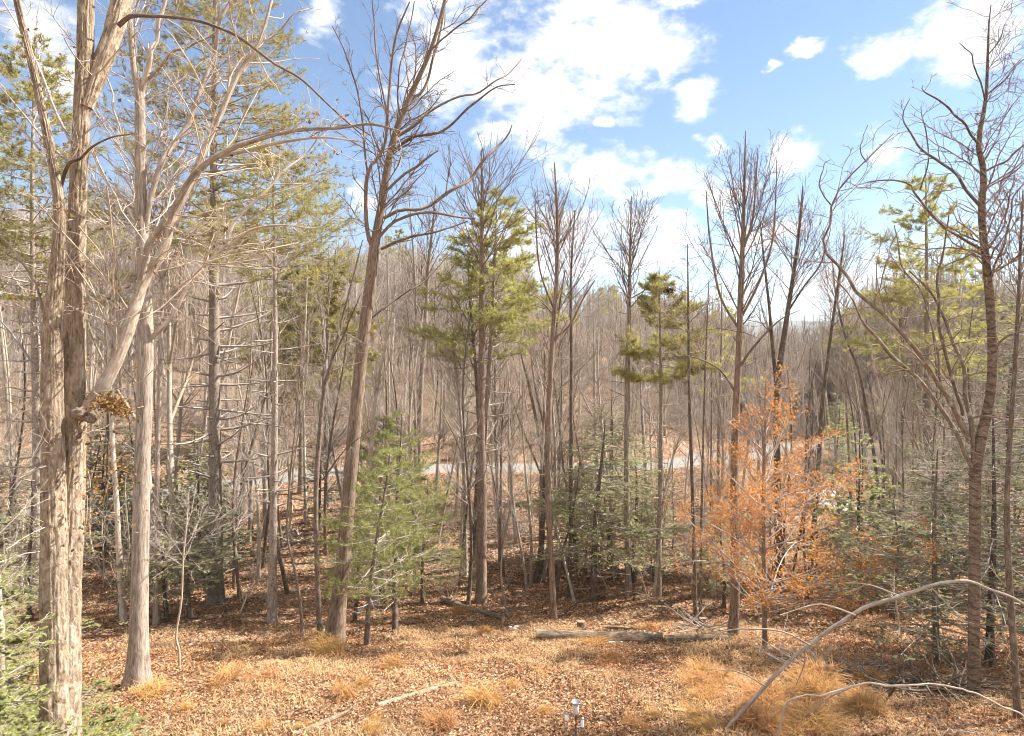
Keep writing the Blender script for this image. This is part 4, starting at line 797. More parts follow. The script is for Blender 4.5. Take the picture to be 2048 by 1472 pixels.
# ------------------------------------------------------------------ the rest of the wood: kinds of bare tree, copied
def bare_proto(name, H, r, cb, half, n1, lv, bark='far', lean=.6, fork=False, up=.5, ang=42, tip=.009, crook=.12, big=.26):
    root = thing(name, 'x', 'tree'); k = rng.uniform(0, 9)
    z = np.linspace(-.3, H, 40); t = np.clip(z/H, 0, 1)
    P = np.stack([lean*t**1.3*rng.choice([-1, 1])+crook*np.sin(t*6+k), crook*np.cos(t*5+k), z], 1); R = r*(1-t)**.8+.014; R *= 1+.3*np.exp(-np.maximum(z, 0)/.3)
    MB().add(*tubes(P[None], R[None], 8)).obj('trunk', M[bark], root)
    PP, RR = [P], [R]; cm = MB()
    if fork:
        for _ in range(fork):
            i = rng.integers(12, 24); a = rng.uniform(0, 6.28); q, rr = grow(P[i][None], np.array([[math.cos(a)*.55, math.sin(a)*.55, .8]]), np.array([(H-z[i])*.8]), np.array([R[i]*.75]), 40, .03, .2, .01)
            PP.append(q[0]); RR.append(rr[0]); cm.add(*tubes(q, rr, 6))
    PP, RR = np.stack(PP), np.stack(RR)
    w = rng.integers(0, len(PP), n1); tt = np.where(w == 0, cb+(1-cb)*rng.random(n1)**.85*.98, rng.uniform(.25, .97, n1)); i = (tt*39).astype(int)
    az = np.arange(n1)*2.4+rng.normal(size=n1)*.4; g = np.where(w == 0, (tt-cb)/(1-cb), tt); el = np.radians(90-ang+g*20+rng.normal(size=n1)*9)
    d = np.stack([np.cos(az)*np.cos(el), np.sin(az)*np.cos(el), np.sin(el)], 1); L = half*np.clip(np.sin(np.clip(g*.85+.25, 0, 1)*math.pi), .15, 1)*rng.uniform(.6, 1.35, n1)*1.4
    P1, R1 = grow(PP[w, i], d, L, np.clip(RR[w, i]*.36, tip, .035), 8, .11, up, tip); cm.add(*tubes(P1, R1, 4))
    P2, R2 = kids(P1, R1, int(n1*lv[0]), .1, 1, 42, .5, .7, 6, .13, .3, rmin=tip*.9, lmin=.2, lmax=2); cm.add(*tubes(P2, R2, 3))
    if lv[1]:
        P3, R3 = kids(P2, R2, int(len(P2)*lv[1]), .1, 1, 44, .55, .8, 4, .13, .2, rmin=tip*.75, lmin=.12, lmax=.9); cm.add(*tubes(P3, R3, 3))
    cm.obj('crown', M['twig'] if bark != 'pale' else M['palewood'], root, kind='stuff'); KIDS[root.name] = list(root.children); root['_h'] = H
    return root
def finish(root):
    if '_h' in root: del root['_h']
protos = []
for i in range(10):
    protos.append(bare_proto('bare_tree', 16, rng.uniform(.10, .17), rng.uniform(.35, .6), rng.uniform(1.3, 2.3), 56, (6, 2.3), ['far', 'grey', 'far', 'pale', 'brown'][i % 5], fork=[0, 0, 1, 2, 0][i % 5], lean=rng.uniform(.1, 1.2)))
slims = [bare_proto('slender_tree', 11, rng.uniform(.05, .08), .25, rng.uniform(.9, 1.4), 34, (5, 2.2), ['pale', 'far', 'dark', 'brown'][i % 4], lean=rng.uniform(.2, 1.1), tip=.0065, crook=.2, up=.4) for i in range(5)]
saps = [bare_proto('sapling', 5, .025, .12, rng.uniform(.7, 1.1), 26, (5, 2.0), ['pale', 'twig', 'palewood'][i % 3], lean=rng.uniform(.2, .8), tip=.006, crook=.15, ang=50) for i in range(4)]
# a thicket shrub: many stems from the ground
def shrub_proto(h, n, mat):
    root = thing('shrub', 'x', 'shrub'); mb = MB(); a = rng.uniform(0, 6.28, n); e = rng.uniform(.25, 1.0, n)
    d = np.stack([np.cos(a)*e, np.sin(a)*e, np.full(n, 1.)], 1); d /= np.linalg.norm(d, axis=1, keepdims=True)
    P, R = grow(np.stack([np.cos(a)*.12, np.sin(a)*.12, np.full(n, -.05)], 1), d, h*rng.uniform(.5, 1.1, n), np.full(n, .012), 10, .12, -.15, .006); mb.add(*tubes(P, R, 4))
    P2, R2 = kids(P, R, n*9, .2, 1, 48, .5, .7, 6, .15, .05, rmin=.005, lmin=.2, lmax=1.2); mb.add(*tubes(P2, R2, 3))
    P3, R3 = kids(P2, R2, n*18, .1, 1, 48, .5, .8, 4, .15, 0, rmin=.004, lmin=.1, lmax=.6); mb.add(*tubes(P3, R3, 3))
    mb.obj('stems', M[mat], root, kind='stuff'); KIDS[root.name] = list(root.children); return root
shrubs = [shrub_proto(rng.uniform(1.6, 2.6), 14, m) for m in ('palewood', 'twig', 'palewood', 'twig')]
def dproto(kind, *a, **k): return conifer(kind, 'x', *a, **k)
pines = [dproto('pine_tree', 'pine tree', (0, 0, 0), 18, .17, [.5, .35, .6, .42][i], [3.0, 3.6, 2.6, 3.2][i], .8, 5, .25, bl=9, tuft=8, nl=.27, nw=.045, gap=.2, irregular=.45, sides=8) for i in range(4)]
hems = [dproto('hemlock_tree', 'hemlock', (0, 0, 0), 6, .06, .1, 1.7, .32, 5, .05, 'dark', 'hemlock', bl=5, tuft=3, nl=.09, nw=.06, droop=.12, gap=.08, irregular=.35, shape=.7, topup=.1, sprays=True, sides=7) for i in range(2)]

used = {}
def place(kinds, x, y, h, label, group, base=16., wide=1., tilt=.03):
    root = kinds[rng.integers(len(kinds))]; sc = h/base; loc = (x, y, Z(x, y)-.02); s3 = (sc*wide, sc*wide, sc); rz = rng.uniform(0, 6.28); tl = tuple(rng.normal(size=2)*tilt)
    if root.name not in used:
        used[root.name] = 1; root.location = loc; root.scale = s3; root.rotation_euler = (tl[0], tl[1], rz); root['label'] = label; root['group'] = group; finish(root); return root
    r = dup(root, loc, rz, s3, label, group, tl); finish(r); return r
def toprow(px):
    """how high the treetops of the background reach at a column of the photograph"""
    return float(np.interp(px, [-200, 0, 300, 500, 640, 740, 900, 1000, 1100, 1300, 1420, 1500, 1640, 1720, 1850, 2048, 2300], [380, 360, 390, 395, 480, 462, 485, 480, 550, 575, 590, 640, 625, 560, 500, 470, 450]))
taken = []
def free(x, y, d):
    for a, b in taken:
        if (a-x)**2+(b-y)**2 < d*d: return False
    taken.append((x, y)); return True
def scatter(n, y0, y1, pxr, kinds, hr, label, group, base=16., dmin=1.2, topjit=(0, 130), cond=None, wide=1., hs=None, tilt=.06, power=1.):
    k = tries = 0
    while k < n and tries < n*40:
        tries += 1
        y = y0+(y1-y0)*rng.random()**power; px = rng.uniform(*pxr); x = (px-1024)/F*y; s = float(roadS(np.array([x]), np.array([y]))[0])
        if abs(s) < 2.6 or (16.2 < x < 20 and 33 < y < 44): continue
        if cond and not cond(x, y, px, s): continue
        if hs: h = rng.uniform(*hs)
        else: h = min(hr[1], (HY-toprow(px)-rng.uniform(*topjit))/F*y-Z(x, y))
        if h < hr[0]: continue
        if not free(x, y, dmin): continue
        place(kinds, x, y, h, label, group, base, wide, tilt); k += 1
    return k
NEAR = lambda x, y, px, s: s < -2.6
FARR = lambda x, y, px, s: s > 2.6
clear_ = lambda x, y, px, s: s < -2.6 and not (1570 < px < 1665 and y > 24) and not (310 < px < 1080 and y > 33)
scatter(46, 25, 41, (-60, 2120), protos, (7, 17), 'bare grey trunk in the wood on the near side of the road', 'bare trees on the near side of the road', cond=clear_, dmin=1.3, topjit=(20, 260))
scatter(26, 22, 42, (1560, 2100), slims[2:3], (4, 11), 'slender dark bare young tree in the wood on the right before the road', 'slender trees on the right before the road', base=11., cond=NEAR, dmin=.8, topjit=(60, 300))
scatter(80, 22, 41, (-40, 2120), slims, (4, 11), 'slender bare young tree in the wood on the near side of the road', 'slender trees on the near side of the road', base=11., cond=clear_, dmin=.8, topjit=(60, 340))
scatter(150, 45, 82, (-100, 2150), protos, (7, 21), 'bare tree on the leaf covered hillside just beyond the road', 'bare trees on the hillside just beyond the road', cond=FARR, dmin=1.8, topjit=(0, 150))
scatter(40, 82, 120, (-100, 2150), protos, (8, 24), 'distant bare tree high on the hillside beyond the road', 'distant bare trees high on the hillside', cond=FARR, dmin=2.5, topjit=(0, 90))
scatter(120, 45, 85, (-60, 2120), slims, (5, 14), 'slender bare young tree on the hillside beyond the road', 'slender trees on the hillside beyond the road', base=11., cond=FARR, dmin=1.0, hs=(6, 13))
scatter(60, 20, 40, (-40, 2100), saps, (2, 6), 'thin bare sapling in the undergrowth before the road', 'saplings in the undergrowth before the road', base=5., cond=clear_, dmin=.6, hs=(2, 5.5), tilt=.08)
scatter(70, 44, 70, (-40, 2100), saps, (2, 6), 'thin bare sapling in the undergrowth beyond the road', 'saplings in the undergrowth beyond the road', base=5., cond=FARR, dmin=.8, hs=(3, 7), tilt=.08)
scatter(60, 23, 40, (-40, 2100), shrubs, (1, 3), 'tangled leafless shrub in the hollow before the road', 'leafless shrubs before the road', base=2.2, cond=clear_, dmin=1.0, hs=(1.0, 2.4))
scatter(190, 44, 84, (-40, 2100), shrubs, (1, 3), 'tangled leafless shrub on the bank beyond the road', 'leafless shrubs beyond the road', base=2.2, cond=FARR, dmin=1.0, hs=(1.6, 3.6))
scatter(60, 46, 80, (1380, 1780), protos, (6, 21), 'bare tree in the valley wood behind the orange beech', 'bare trees in the valley behind the beech', cond=FARR, dmin=1.3, topjit=(0, 120))
scatter(50, 46, 75, (1380, 1780), slims, (4, 13), 'slender bare tree in the valley wood behind the orange beech', 'slender trees in the valley behind the beech', base=11., cond=FARR, dmin=1., hs=(6, 11))
scatter(16, 48, 85, (420, 720), pines, (8, 22), 'green pine on the hillside behind the left hand trees', 'pines on the left hillside', base=18., dmin=3, topjit=(-30, 160), cond=FARR)
scatter(9, 43, 58, (470, 720), pines, (7, 20), 'light green pine on the bank beyond the road left of the leaning tree', 'pines on the bank beyond the road', base=18., dmin=2, topjit=(10, 190), cond=FARR)
scatter(9, 60, 115, (720, 1000), pines, (8, 22), 'green pine top showing above the middle of the hillside', 'pines along the middle skyline', base=18., dmin=3, topjit=(-20, 60), cond=FARR)
scatter(4, 55, 110, (1130, 1330), pines, (8, 20), 'distant pine low on the skyline right of centre', 'pines on the skyline right of centre', base=18., dmin=3, topjit=(-10, 60), cond=FARR)
scatter(7, 40, 95, (1600, 2120), pines, (8, 22), 'green pine in the valley wood on the right', 'pines in the valley wood on the right', base=18., dmin=3, topjit=(20, 190), cond=FARR)
scatter(5, 45, 95, (-80, 330), pines, (8, 22), 'green pine behind the shaggy oak on the left', 'pines behind the shaggy oak', base=18., dmin=3, topjit=(0, 150), cond=FARR)
scatter(12, 24, 40, (-60, 420), hems, (2, 7), 'small hemlock in the wood on the left before the road', 'small hemlocks on the left', base=6., dmin=1, hs=(2.5, 6), cond=NEAR)
scatter(16, 40, 56, (1650, 2060), hems, (2, 7), 'small hemlock beside the road deep in the wood on the right', 'hemlocks by the road on the right', base=6., dmin=1, hs=(2.5, 5.5))
scatter(10, 20, 36, (1680, 2120), hems, (2, 7), 'small hemlock among the shaded trees on the right', 'small hemlocks on the right', base=6., dmin=1, hs=(2.5, 6), cond=NEAR)
for x, y, h in ((13.5, 11.5, 15), (17, 14.2, 17), (19.5, 11, 16), (16, 8, 14), (22, 16, 18)):
    place(protos, x, y, h, 'bare tree standing just outside the right edge of the clearing', 'bare trees beyond the right edge')
for q in list(bpy.data.objects):
    if q.get('label') == 'x':                       # a kind that found no place
        for c in list(q.children): bpy.data.objects.remove(c)
        bpy.data.objects.remove(q)

# say which tree of the near wood is which, by the landmarks on either side of it
marks = [(-300, 'the left edge'), (120, 'the shaggy oak'), (284, 'the flared grey tree'), (430, 'the white pine'), (547, 'the slim dark pine'), (690, 'the leaning tree'), (800, 'the young pines'), (964, 'the central poplar'), (1097, 'the bowed poplar'), (1195, 'the curved foot hemlock'),
 (1316, 'the tiered pine'), (1468, 'the tallest poplar'), (1528, 'the orange beech'), (1600, 'the driveway'), (1755, 'the snaking tree'), (1852, 'the right hand pine'), (1949, 'the banded tree'), (2400, 'the right edge')]
gaps = {}
for q in bpy.data.objects:
    if q.get('group') in ('bare trees on the near side of the road', 'slender trees on the near side of the road', 'slender trees on the right before the road') and q.get('category'):
        px = q.location.x/q.location.y*F+1024; i = max(k for k in range(len(marks)) if marks[k][0] <= px); tn = {'pale': 'pale', 'far': 'greyish', 'grey': 'grey', 'brown': 'brown', 'dark': 'dark'}
        bk_ = [c.data.materials[0].name for c in q.children if c.name.startswith('trunk')][0]; tone = [v for k, v in (('pale', 'pale'), ('wood', 'greyish'), ('grey', 'grey'), ('brown', 'brown'), ('dark', 'dark')) if bk_.startswith(k)][0]
        gaps.setdefault((tone, 'slender bare tree' if q.name.startswith('slender') else 'bare tree', i), []).append((px, q))
for (tone, nm, i), v in gaps.items():
    v.sort(key=lambda e: e[0])
    for k, (_, q) in enumerate(v):
        o_ = '' if len(v) == 1 else ['leftmost ', 'second ', 'third ', 'fourth ', 'fifth ', 'sixth ', 'seventh ', 'eighth ', 'ninth ', 'tenth ', 'eleventh ', 'twelfth ', 'thirteenth ', 'fourteenth '][min(k, 13)]
        q['label'] = f"{o_}{tone} {nm} standing between {marks[i][1]} and {marks[i+1][1]}"
# far off wood that reads as one mass
def far_woods(name, label, kinds_, total, y0, dy, place_):
    col = bpy.data.collections.new(name+'_kinds')
    for k in range(8 if kinds_ == 'tree' else 0):
        mb = MB(); z = np.linspace(-.5, 16, 10); P = np.stack([.3*np.sin(z*.3+k), .3*np.cos(z*.4+k), z], 1); R = .14*(1-z.clip(0)/16)**.8+.02
        mb.add(*tubes(P[None], R[None], 5)); n1 = 46; t = rng.uniform(.25, .98, n1); i = (t*9).astype(int); az = rng.uniform(0, 6.28, n1); el = np.radians(45+t*20)
        d = np.stack([np.cos(az)*np.cos(el), np.sin(az)*np.cos(el), np.sin(el)], 1); P1, R1 = grow(P[i], d, 3.0*np.sin(np.clip((t-.25)/.75*.8+.2, 0, 1)*math.pi)+.3, np.full(n1, .03), 6, .12, .5, .018); mb.add(*tubes(P1, R1, 3))
        P2, R2 = kids(P1, R1, 220, .1, 1, 42, .55, .8, 5, .13, .3, rmin=.015, lmin=.4, lmax=2.4); mb.add(*tubes(P2, R2, 3)); P3, R3 = kids(P2, R2, 420, .1, 1, 42, .6, .8, 4, .13, .3, rmin=.012, lmin=.3, lmax=1.4); mb.add(*tubes(P3, R3, 3))
        o = bpy.data.objects.new('far_tree', mb.mesh('far_tree', M['far'])); col.objects.link(o)
    for k in range(5 if kinds_ == 'brush' else 0):
        mb = MB(); n_ = 12; a = rng.uniform(0, 6.28, n_); e = rng.uniform(.2, .9, n_); d = np.stack([np.cos(a)*e, np.sin(a)*e, np.ones(n_)], 1); d /= np.linalg.norm(d, axis=1, keepdims=True)
        P, R = grow(np.stack([np.cos(a)*.3, np.sin(a)*.3, np.full(n_, -.1)], 1), d, rng.uniform(1.2, 2.8, n_), np.full(n_, .014), 7, .13, -.1, .008); mb.add(*tubes(P, R, 3)); P2, R2 = kids(P, R, 90, .15, 1, 48, .5, .7, 5, .15, .05, rmin=.007, lmin=.25, lmax=1.3); mb.add(*tubes(P2, R2, 3)); P3, R3 = kids(P2, R2, 130, .1, 1, 48, .5, .8, 4, .15, 0, rmin=.006, lmin=.15, lmax=.7); mb.add(*tubes(P3, R3, 3))
        o = bpy.data.objects.new('brush', mb.mesh('brush', M['twig'])); col.objects.link(o)
    pts, rot, scl = [], [], []
    while len(pts) < total:
        y = y0+dy*rng.random()**1.3; px = rng.uniform(1290, 1790) if len(pts) > total*.78 else rng.uniform(-120, 2170); x = (px-1024)/F*y
        if abs(float(roadS(np.array([x]), np.array([y]))[0])) < 4: continue
        g = Z(x, y); h = min(24, (HY-toprow(px)-rng.uniform(-8, 120))/F*y-g)
        if kinds_ == 'brush': h = 16*rng.uniform(.45, 1.15)
        if h < 4.5: continue
        pts.append((x, y, g)); rot.append((rng.normal()*.03, rng.normal()*.03, rng.uniform(0, 6.28))); w = h/16*rng.uniform(.85, 1.3); scl.append((w, w, h/16))
    me = bpy.data.meshes.new(name); me.from_pydata(pts, [], [])
    for nm, dt in (('turn', rot), ('size', scl)): a = me.attributes.new(nm, 'FLOAT_VECTOR', 'POINT'); a.data.foreach_set('vector', np.array(dt).ravel())
    o = bpy.data.objects.new(name, me); C.collection.objects.link(o); o['kind'] = 'stuff'; o['label'] = label
    ng = bpy.data.node_groups.new('scatter_'+name, 'GeometryNodeTree'); ng.interface.new_socket('Geometry', in_out='INPUT', socket_type='NodeSocketGeometry'); ng.interface.new_socket('Geometry', in_out='OUTPUT', socket_type='NodeSocketGeometry')
    n, l = ng.nodes, ng.links; gi = n.new('NodeGroupInput'); go = n.new('NodeGroupOutput'); ip = n.new('GeometryNodeInstanceOnPoints'); ci = n.new('GeometryNodeCollectionInfo'); ci.inputs['Collection'].default_value = col
    ci.inputs['Separate Children'].default_value = True; ci.inputs['Reset Children'].default_value = True; ip.inputs['Pick Instance'].default_value = True
    at_ = [n.new('GeometryNodeInputNamedAttribute') for _ in range(2)]
    for q, nm in zip(at_, ('turn', 'size')): q.data_type = 'FLOAT_VECTOR'; q.inputs['Name'].default_value = nm
    ri = n.new('FunctionNodeRandomValue'); ri.data_type = 'INT'; [s_ for s_ in ri.inputs if s_.name == 'Max' and s_.type == 'INT'][0].default_value = (7 if kinds_ == 'tree' else 4); [s_ for s_ in ri.inputs if s_.name == 'Min' and s_.type == 'INT'][0].default_value = 0
    l.new(gi.outputs[0], ip.inputs['Points']); l.new(ci.outputs[0], ip.inputs['Instance']); l.new([q for q in ri.outputs if q.type == 'INT'][0], ip.inputs['Instance Index'])
    va = lambda q: [z for z in q.outputs if z.enabled and z.name == 'Attribute'][0]
    er = n.new('FunctionNodeEulerToRotation'); l.new(va(at_[0]), er.inputs[0]); l.new(er.outputs[0], ip.inputs['Rotation']); l.new(va(at_[1]), ip.inputs['Scale']); l.new(ip.outputs[0], go.inputs[0])
    md = o.modifiers.new('scatter', 'NODES'); md.node_group = ng
far_woods('far_woods', 'far bare wood on the hills reading as one grey brown mass', 'tree', 2300, 66, 250, 0)
far_woods('hillside_brush', 'leafless grey brush covering the hillside beyond the road', 'brush', 1500, 44, 95, 0)

# ------------------------------------------------------------------ ground cover
def leaf_litter():
    mb = MB(); pal = np.array([.95, .94, 1.0])*(.22*np.array([(.36, .215, .115)])+.98*np.array([(.24, .115, .05), (.33, .175, .08), (.42, .25, .125), (.17, .08, .04), (.50, .345, .2), (.36, .19, .08), (.10, .05, .028), (.56, .42, .27)]))
    for (y0, y1, n, sz) in ((6.5, 11, 62000, .05), (11, 17, 85000, .057), (17, 26, 65000, .08), (26, 40, 32000, .115)):
        y = np.sqrt(rng.uniform(y0*y0, y1*y1, n)); x = rng.uniform(-.86, .86, n)*y; s = roadS(x, y); k = np.abs(s) > 1.9; x, y = x[k], y[k]
        c = np.stack([x, y, zg(x, y)+rng.uniform(.0, .045, len(x))], 1)
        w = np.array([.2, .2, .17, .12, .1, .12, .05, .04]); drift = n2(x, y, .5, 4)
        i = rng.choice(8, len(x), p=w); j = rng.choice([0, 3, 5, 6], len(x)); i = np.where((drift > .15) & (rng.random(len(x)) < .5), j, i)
        damp_shade = np.clip(1+.42*(n2(x, y, .38, 31)+.6*n2(x, y, 1.0, 32)), .45, 1.35)[:, None]; col = np.concatenate([pal[i]*damp_shade*rng.uniform(.75, 1.25, (len(x), 1)), np.ones((len(x), 1))], 1)  # broad damp patches and painted shade, multiplied into the leaf colour
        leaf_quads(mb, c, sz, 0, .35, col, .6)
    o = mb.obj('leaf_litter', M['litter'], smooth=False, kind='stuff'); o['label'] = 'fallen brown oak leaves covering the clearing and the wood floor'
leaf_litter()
def blades(mb, c, h, spread, w=.006, bend=.5):
    n = len(c); a = rng.uniform(0, 6.28, n); d = np.stack([np.cos(a), np.sin(a), np.zeros(n)], 1); e = rng.uniform(.15, 1, n)[:, None]*spread; hh = (h*rng.uniform(.5, 1.15, n))[:, None]
    s = np.stack([-d[:, 1], d[:, 0], np.zeros(n)], 1)*w; z = np.array([[0, 0, 1.]])
    p1 = c+d*e*.35*hh+z*hh*.6; p2 = c+d*e*(1.0)*hh+z*hh*(1-.35*bend*e/spread)
    V = np.stack([c-s, c+s, p1+s*.8, p1-s*.8, p2], 1); i = np.arange(n)*5; g = rng.uniform(.7, 1.3, n); col = np.repeat(np.stack([g, g*rng.uniform(.92, 1.05, n), g, np.ones(n)], 1), 5, 0)
    mb.add(V, np.concatenate([np.stack([i, i+1, i+2], 1), np.stack([i, i+2, i+3], 1), np.stack([i+3, i+2, i+4], 1)]), col=col)
def dry_grass():
    mb = MB(); n = 70000; y = np.sqrt(rng.uniform(6.5**2, 19**2, n)); x = rng.uniform(-.6, .82, n)*y
    d = n2(x, y, .55, 12)+.5*n2(x, y, 1.7, 13); k = d > .0; x, y = x[k], y[k]; c = np.stack([x, y, zg(x, y)-.01], 1); blades(mb, c, .16, 1.6, .005, 1.6)
    o = mb.obj('dry_grass', M['straw'], smooth=False, kind='stuff'); o['label'] = 'short straw coloured dry grass lying in patches over the clearing'
dry_grass()
tuss = []
for k in range(5):
    t = thing('grass_tussock', 'x', 'grass clump'); mb = MB(); n = 420; a = rng.uniform(0, 6.28, n); r = .17*np.sqrt(rng.random(n)); c = np.stack([np.cos(a)*r, np.sin(a)*r, np.full(n, -.03)], 1)
    ln_ = rng.normal(size=2)*.35; blades(mb, c, .5, 1.0, .004, 1.1); v_ = mb.V[0]; hz = np.maximum(v_[:, 2:3], 0); v_[:, :2] += hz*ln_+hz*.5*(vnoise(v_*7+k)[:, None]-.5); v_[:, 2:3] *= (.45+.75*vnoise(v_*5.0+k*3)[:, None]); mb.obj('blades', M['sedge'], t, smooth=False, kind='stuff'); KIDS[t.name] = list(t.children); tuss.append(t)
def tuft(px, py, s, label, group=None, k=[0]):
    p = hit(px, py); root = tuss[k[0] % 5]; first = k[0] < 5; k[0] += 1; sc = (s*rng.uniform(.9, 1.5), s*rng.uniform(.9, 1.3), s*rng.uniform(.55, .85))
    if first:
        root.location = p; root.scale = sc; root['label'] = label; r = root
    else: r = dup(root, tuple(p), rng.uniform(0, 6.28), sc, label)
    if group: r['group'] = group
for px, py, s, lab in [(912, 1232, 1.0, 'bright golden grass clump at the upper end of the diagonal log'), (1185, 1292, 1.1, 'upright golden grass clump in front of the middle of the big cut log'), (1226, 1328, .9, 'golden grass clump just below the snow patch at the big log'),
   (665, 1308, 1.2, 'golden grass clump at the foot of the central leaning tree'), (968, 1268, .9, 'small golden grass clump left of the big cut log'), (992, 1408, 1.0, 'golden grass clump in the middle of the clearing'),
   (885, 1455, 1.0, 'large golden grass clump at the bottom edge left of the bird feeder'), (537, 1362, .8, 'golden grass clump on the slope below the leaning tree'), (432, 1378, 1.0, 'broad brown grass clump right of the flared grey tree'), (790, 1335, .7, 'grass clump beside the thin stick in the clearing'),
   (700, 1395, .7, 'grass clump above the half buried log'), (300, 1395, .9, 'small grass clump at the root flare of the grey tree'), (1302, 1262, .8, 'orange grass clump behind the cut end of the big log')]: tuft(px, py, s, lab)
for _ in range(26):
    px = rng.uniform(1330, 1760); py = rng.uniform(1355, 1465); tuft(px, py, rng.uniform(.8, 1.2), 'tall golden sedge clump in the stand at lower right', 'golden sedge clumps at lower right')
for _ in range(18):
    px = rng.uniform(330, 1330); py = rng.uniform(1285, 1468); tuft(px, py, rng.uniform(.3, .6), 'low tuft of dry grass scattered over the clearing', 'low grass tufts in the clearing')

# ------------------------------------------------------------------ logs, stumps, brush
M['cut'] = simple('cut_wood', (.33, .22, .13), .9, 0, (40, .6))
def log(a, b, w, label, lift=.5, mat='log', taper=.85, name='log', seed=0, bend=.03):
    A, B = hit(*a), hit(*b); d = B-A; Ln = np.linalg.norm(d); r = w/2/F*(A[1]+B[1])/2; n = max(12, int(Ln/.08)); t = np.linspace(0, 1, n)
    P = A+d*t[:, None]; P[:, 2] = zg(P[:, 0], P[:, 1]); k = np.polyfit(t, P[:, 2], 2); P[:, 2] = np.polyval(k, t)+r*lift; P[:, 1] += bend*np.sin(t*5+seed)
    base = P[n//2].copy(); base[2] -= r*lift; P = P-base; R = r*(1+(taper-1)*t)*(1+.05*np.sin(t*17+seed))
    root = thing(name, label, 'log', tuple(base)); V, Fc, K = shaggy(P, R, 28, .012, seed, .06); MB().add(V, Fc, K).obj('bark', M[mat], root)
    for e, tg in ((0, P[0]-P[1]), (-1, P[-1]-P[-2])):
        tg = tg/np.linalg.norm(tg); u = np.cross(tg, [0, 0, 1.]); u /= np.linalg.norm(u); v = np.cross(tg, u); an = np.arange(20)*2*math.pi/20; rr = R[e]*.98
        ring = P[e]+rr*(np.cos(an)[:, None]*u+np.sin(an)[:, None]*v)+tg*.004; Vc = np.vstack([ring, [P[e]+tg*.012]]); i = np.arange(20)
        MB().add(Vc, np.stack([i, (i+1) % 20, np.full(20, 20)], 1)).obj('cut_end', M['cut'], root, smooth=False)
    return root
log((1072, 1282), (1324, 1282), 25, 'long thick grey log lying level across the middle of the clearing', .55, seed=1, taper=1.05)
log((1330, 1286), (1462, 1284), 17, 'shorter thinner log lying in line to the right of the thick grey log', .6, seed=2)
log((884, 1200), (1006, 1242), 12, 'fallen log lying diagonally below the straight central poplar', .6, seed=3)
log((585, 1472), (700, 1425), 12, 'left piece of the half buried pale log near the bottom edge', .15, seed=4, taper=.9)
log((755, 1412), (912, 1366), 13, 'right piece of the half buried pale log in the clearing', .1, seed=5, taper=.7)
log((1538, 1322), (1775, 1330), 13, 'dark log lying behind the arching stem at right', .6, 'dark', seed=6)
log((1212, 1258), (1300, 1262), 9, 'short mossy log behind the thick grey log', .5, seed=7)
log((440, 1235), (258, 1275), 6, 'thin fallen stem on the slope left of the flared grey tree', .6, seed=8)
log((1010, 1165), (1062, 1172), 7, 'dark fallen branch before the swollen dark trunk foot', .6, 'dark', seed=9)
def stump(px, py, w, h, label, mat='dark', seed=0):
    p = hit(px, py); r = w/2/F*p[1]; root = thing('tree_stump', label, 'stump', tuple(p)); P = np.stack([np.zeros(12), np.zeros(12), np.linspace(-.1, h, 12)], 1); R = r*(1+.35*np.exp(-np.linspace(0, 3, 12)))
    MB().add(*shaggy(P, R, 26, .015, seed, .04)).obj('bark', M[mat], root); an = np.arange(20)*2*math.pi/20; rr = r*1.02
    V = np.vstack([np.stack([np.cos(an)*rr, np.sin(an)*rr, h+.004+.01*np.sin(an*3)], 1), [[0, 0, h+.01]]]); i = np.arange(20); MB().add(V, np.stack([i, (i+1) % 20, np.full(20, 20)], 1)).obj('cut_top', M['cut'], root, smooth=False)
stump(1162, 1258, 15, .22, 'dark weathered stump just behind the thick grey log', seed=3)
stump(1128, 1252, 10, .12, 'small low stump left of the dark weathered stump', seed=5)
stump(1405, 1250, 12, .2, 'short black stump beside the paired thin trunks', seed=7)
stump(941, 1252, 16, .18, 'grassy rotten stump left of the thick grey log', 'log', seed=9)
stump(508, 1112, 14, .3, 'grey stump on the bright slope between the two straight pines', 'log', seed=11)
def brush(px, py, w, h, n, label, mat='palewood', core=False):
    p = hit(px, py); W_ = w/F*p[1]; H_ = h/F*p[1]; root = thing('brush_pile', label, 'brush pile', tuple(p)); m = n; a = rng.uniform(0, 6.28, m)
    c = np.stack([rng.uniform(-.5, .5, m)*W_, rng.uniform(-.5, .5, m)*W_*.6, np.zeros(m)], 1); c[:, 2] = zg(c[:, 0]+p[0], c[:, 1]+p[1])-p[2]+rng.random(m)*H_*np.exp(-(c[:, 0]/W_*2.2)**2)
    d = np.stack([np.cos(a), np.sin(a)*.6, rng.uniform(-.25, .45, m)], 1); d /= np.linalg.norm(d, axis=1, keepdims=True)
    P, R = grow(c, d, rng.uniform(.5, 1.6, m), rng.uniform(.008, .03, m), 8, .1, -.1, .005); mb = MB(); mb.add(*tubes(P, R, 5)); P2, R2 = kids(P, R, m*5, .2, 1, 45, .5, .6, 6, .15, 0, rmin=.004, lmin=.15, lmax=.9); mb.add(*tubes(P2, R2, 3))
    mb.obj('branches', M[mat], root, kind='stuff')
brush(1025, 1062, 70, 26, 60, 'grey tangled brush pile in the hollow behind the straight central poplar')
brush(905, 1050, 50, 18, 40, 'pale brush heap left of the straight central poplar below the road')
brush(1400, 1262, 90, 10, 26, 'low heap of dead branches behind the two level logs', 'twig')
brush(1850, 1385, 190, 18, 80, 'wide dark heap of cut branches at lower right among the trunks', 'dark')
brush(590, 1090, 60, 14, 40, 'dark brush heap on the bright slope left of the leaning tree', 'twig')
brush(1640, 1350, 120, 10, 30, 'low scatter of cut twigs below the dark log at right', 'twig')
brush(1290, 1155, 110, 12, 50, 'low dead branches under the hemlock cluster', 'dark')

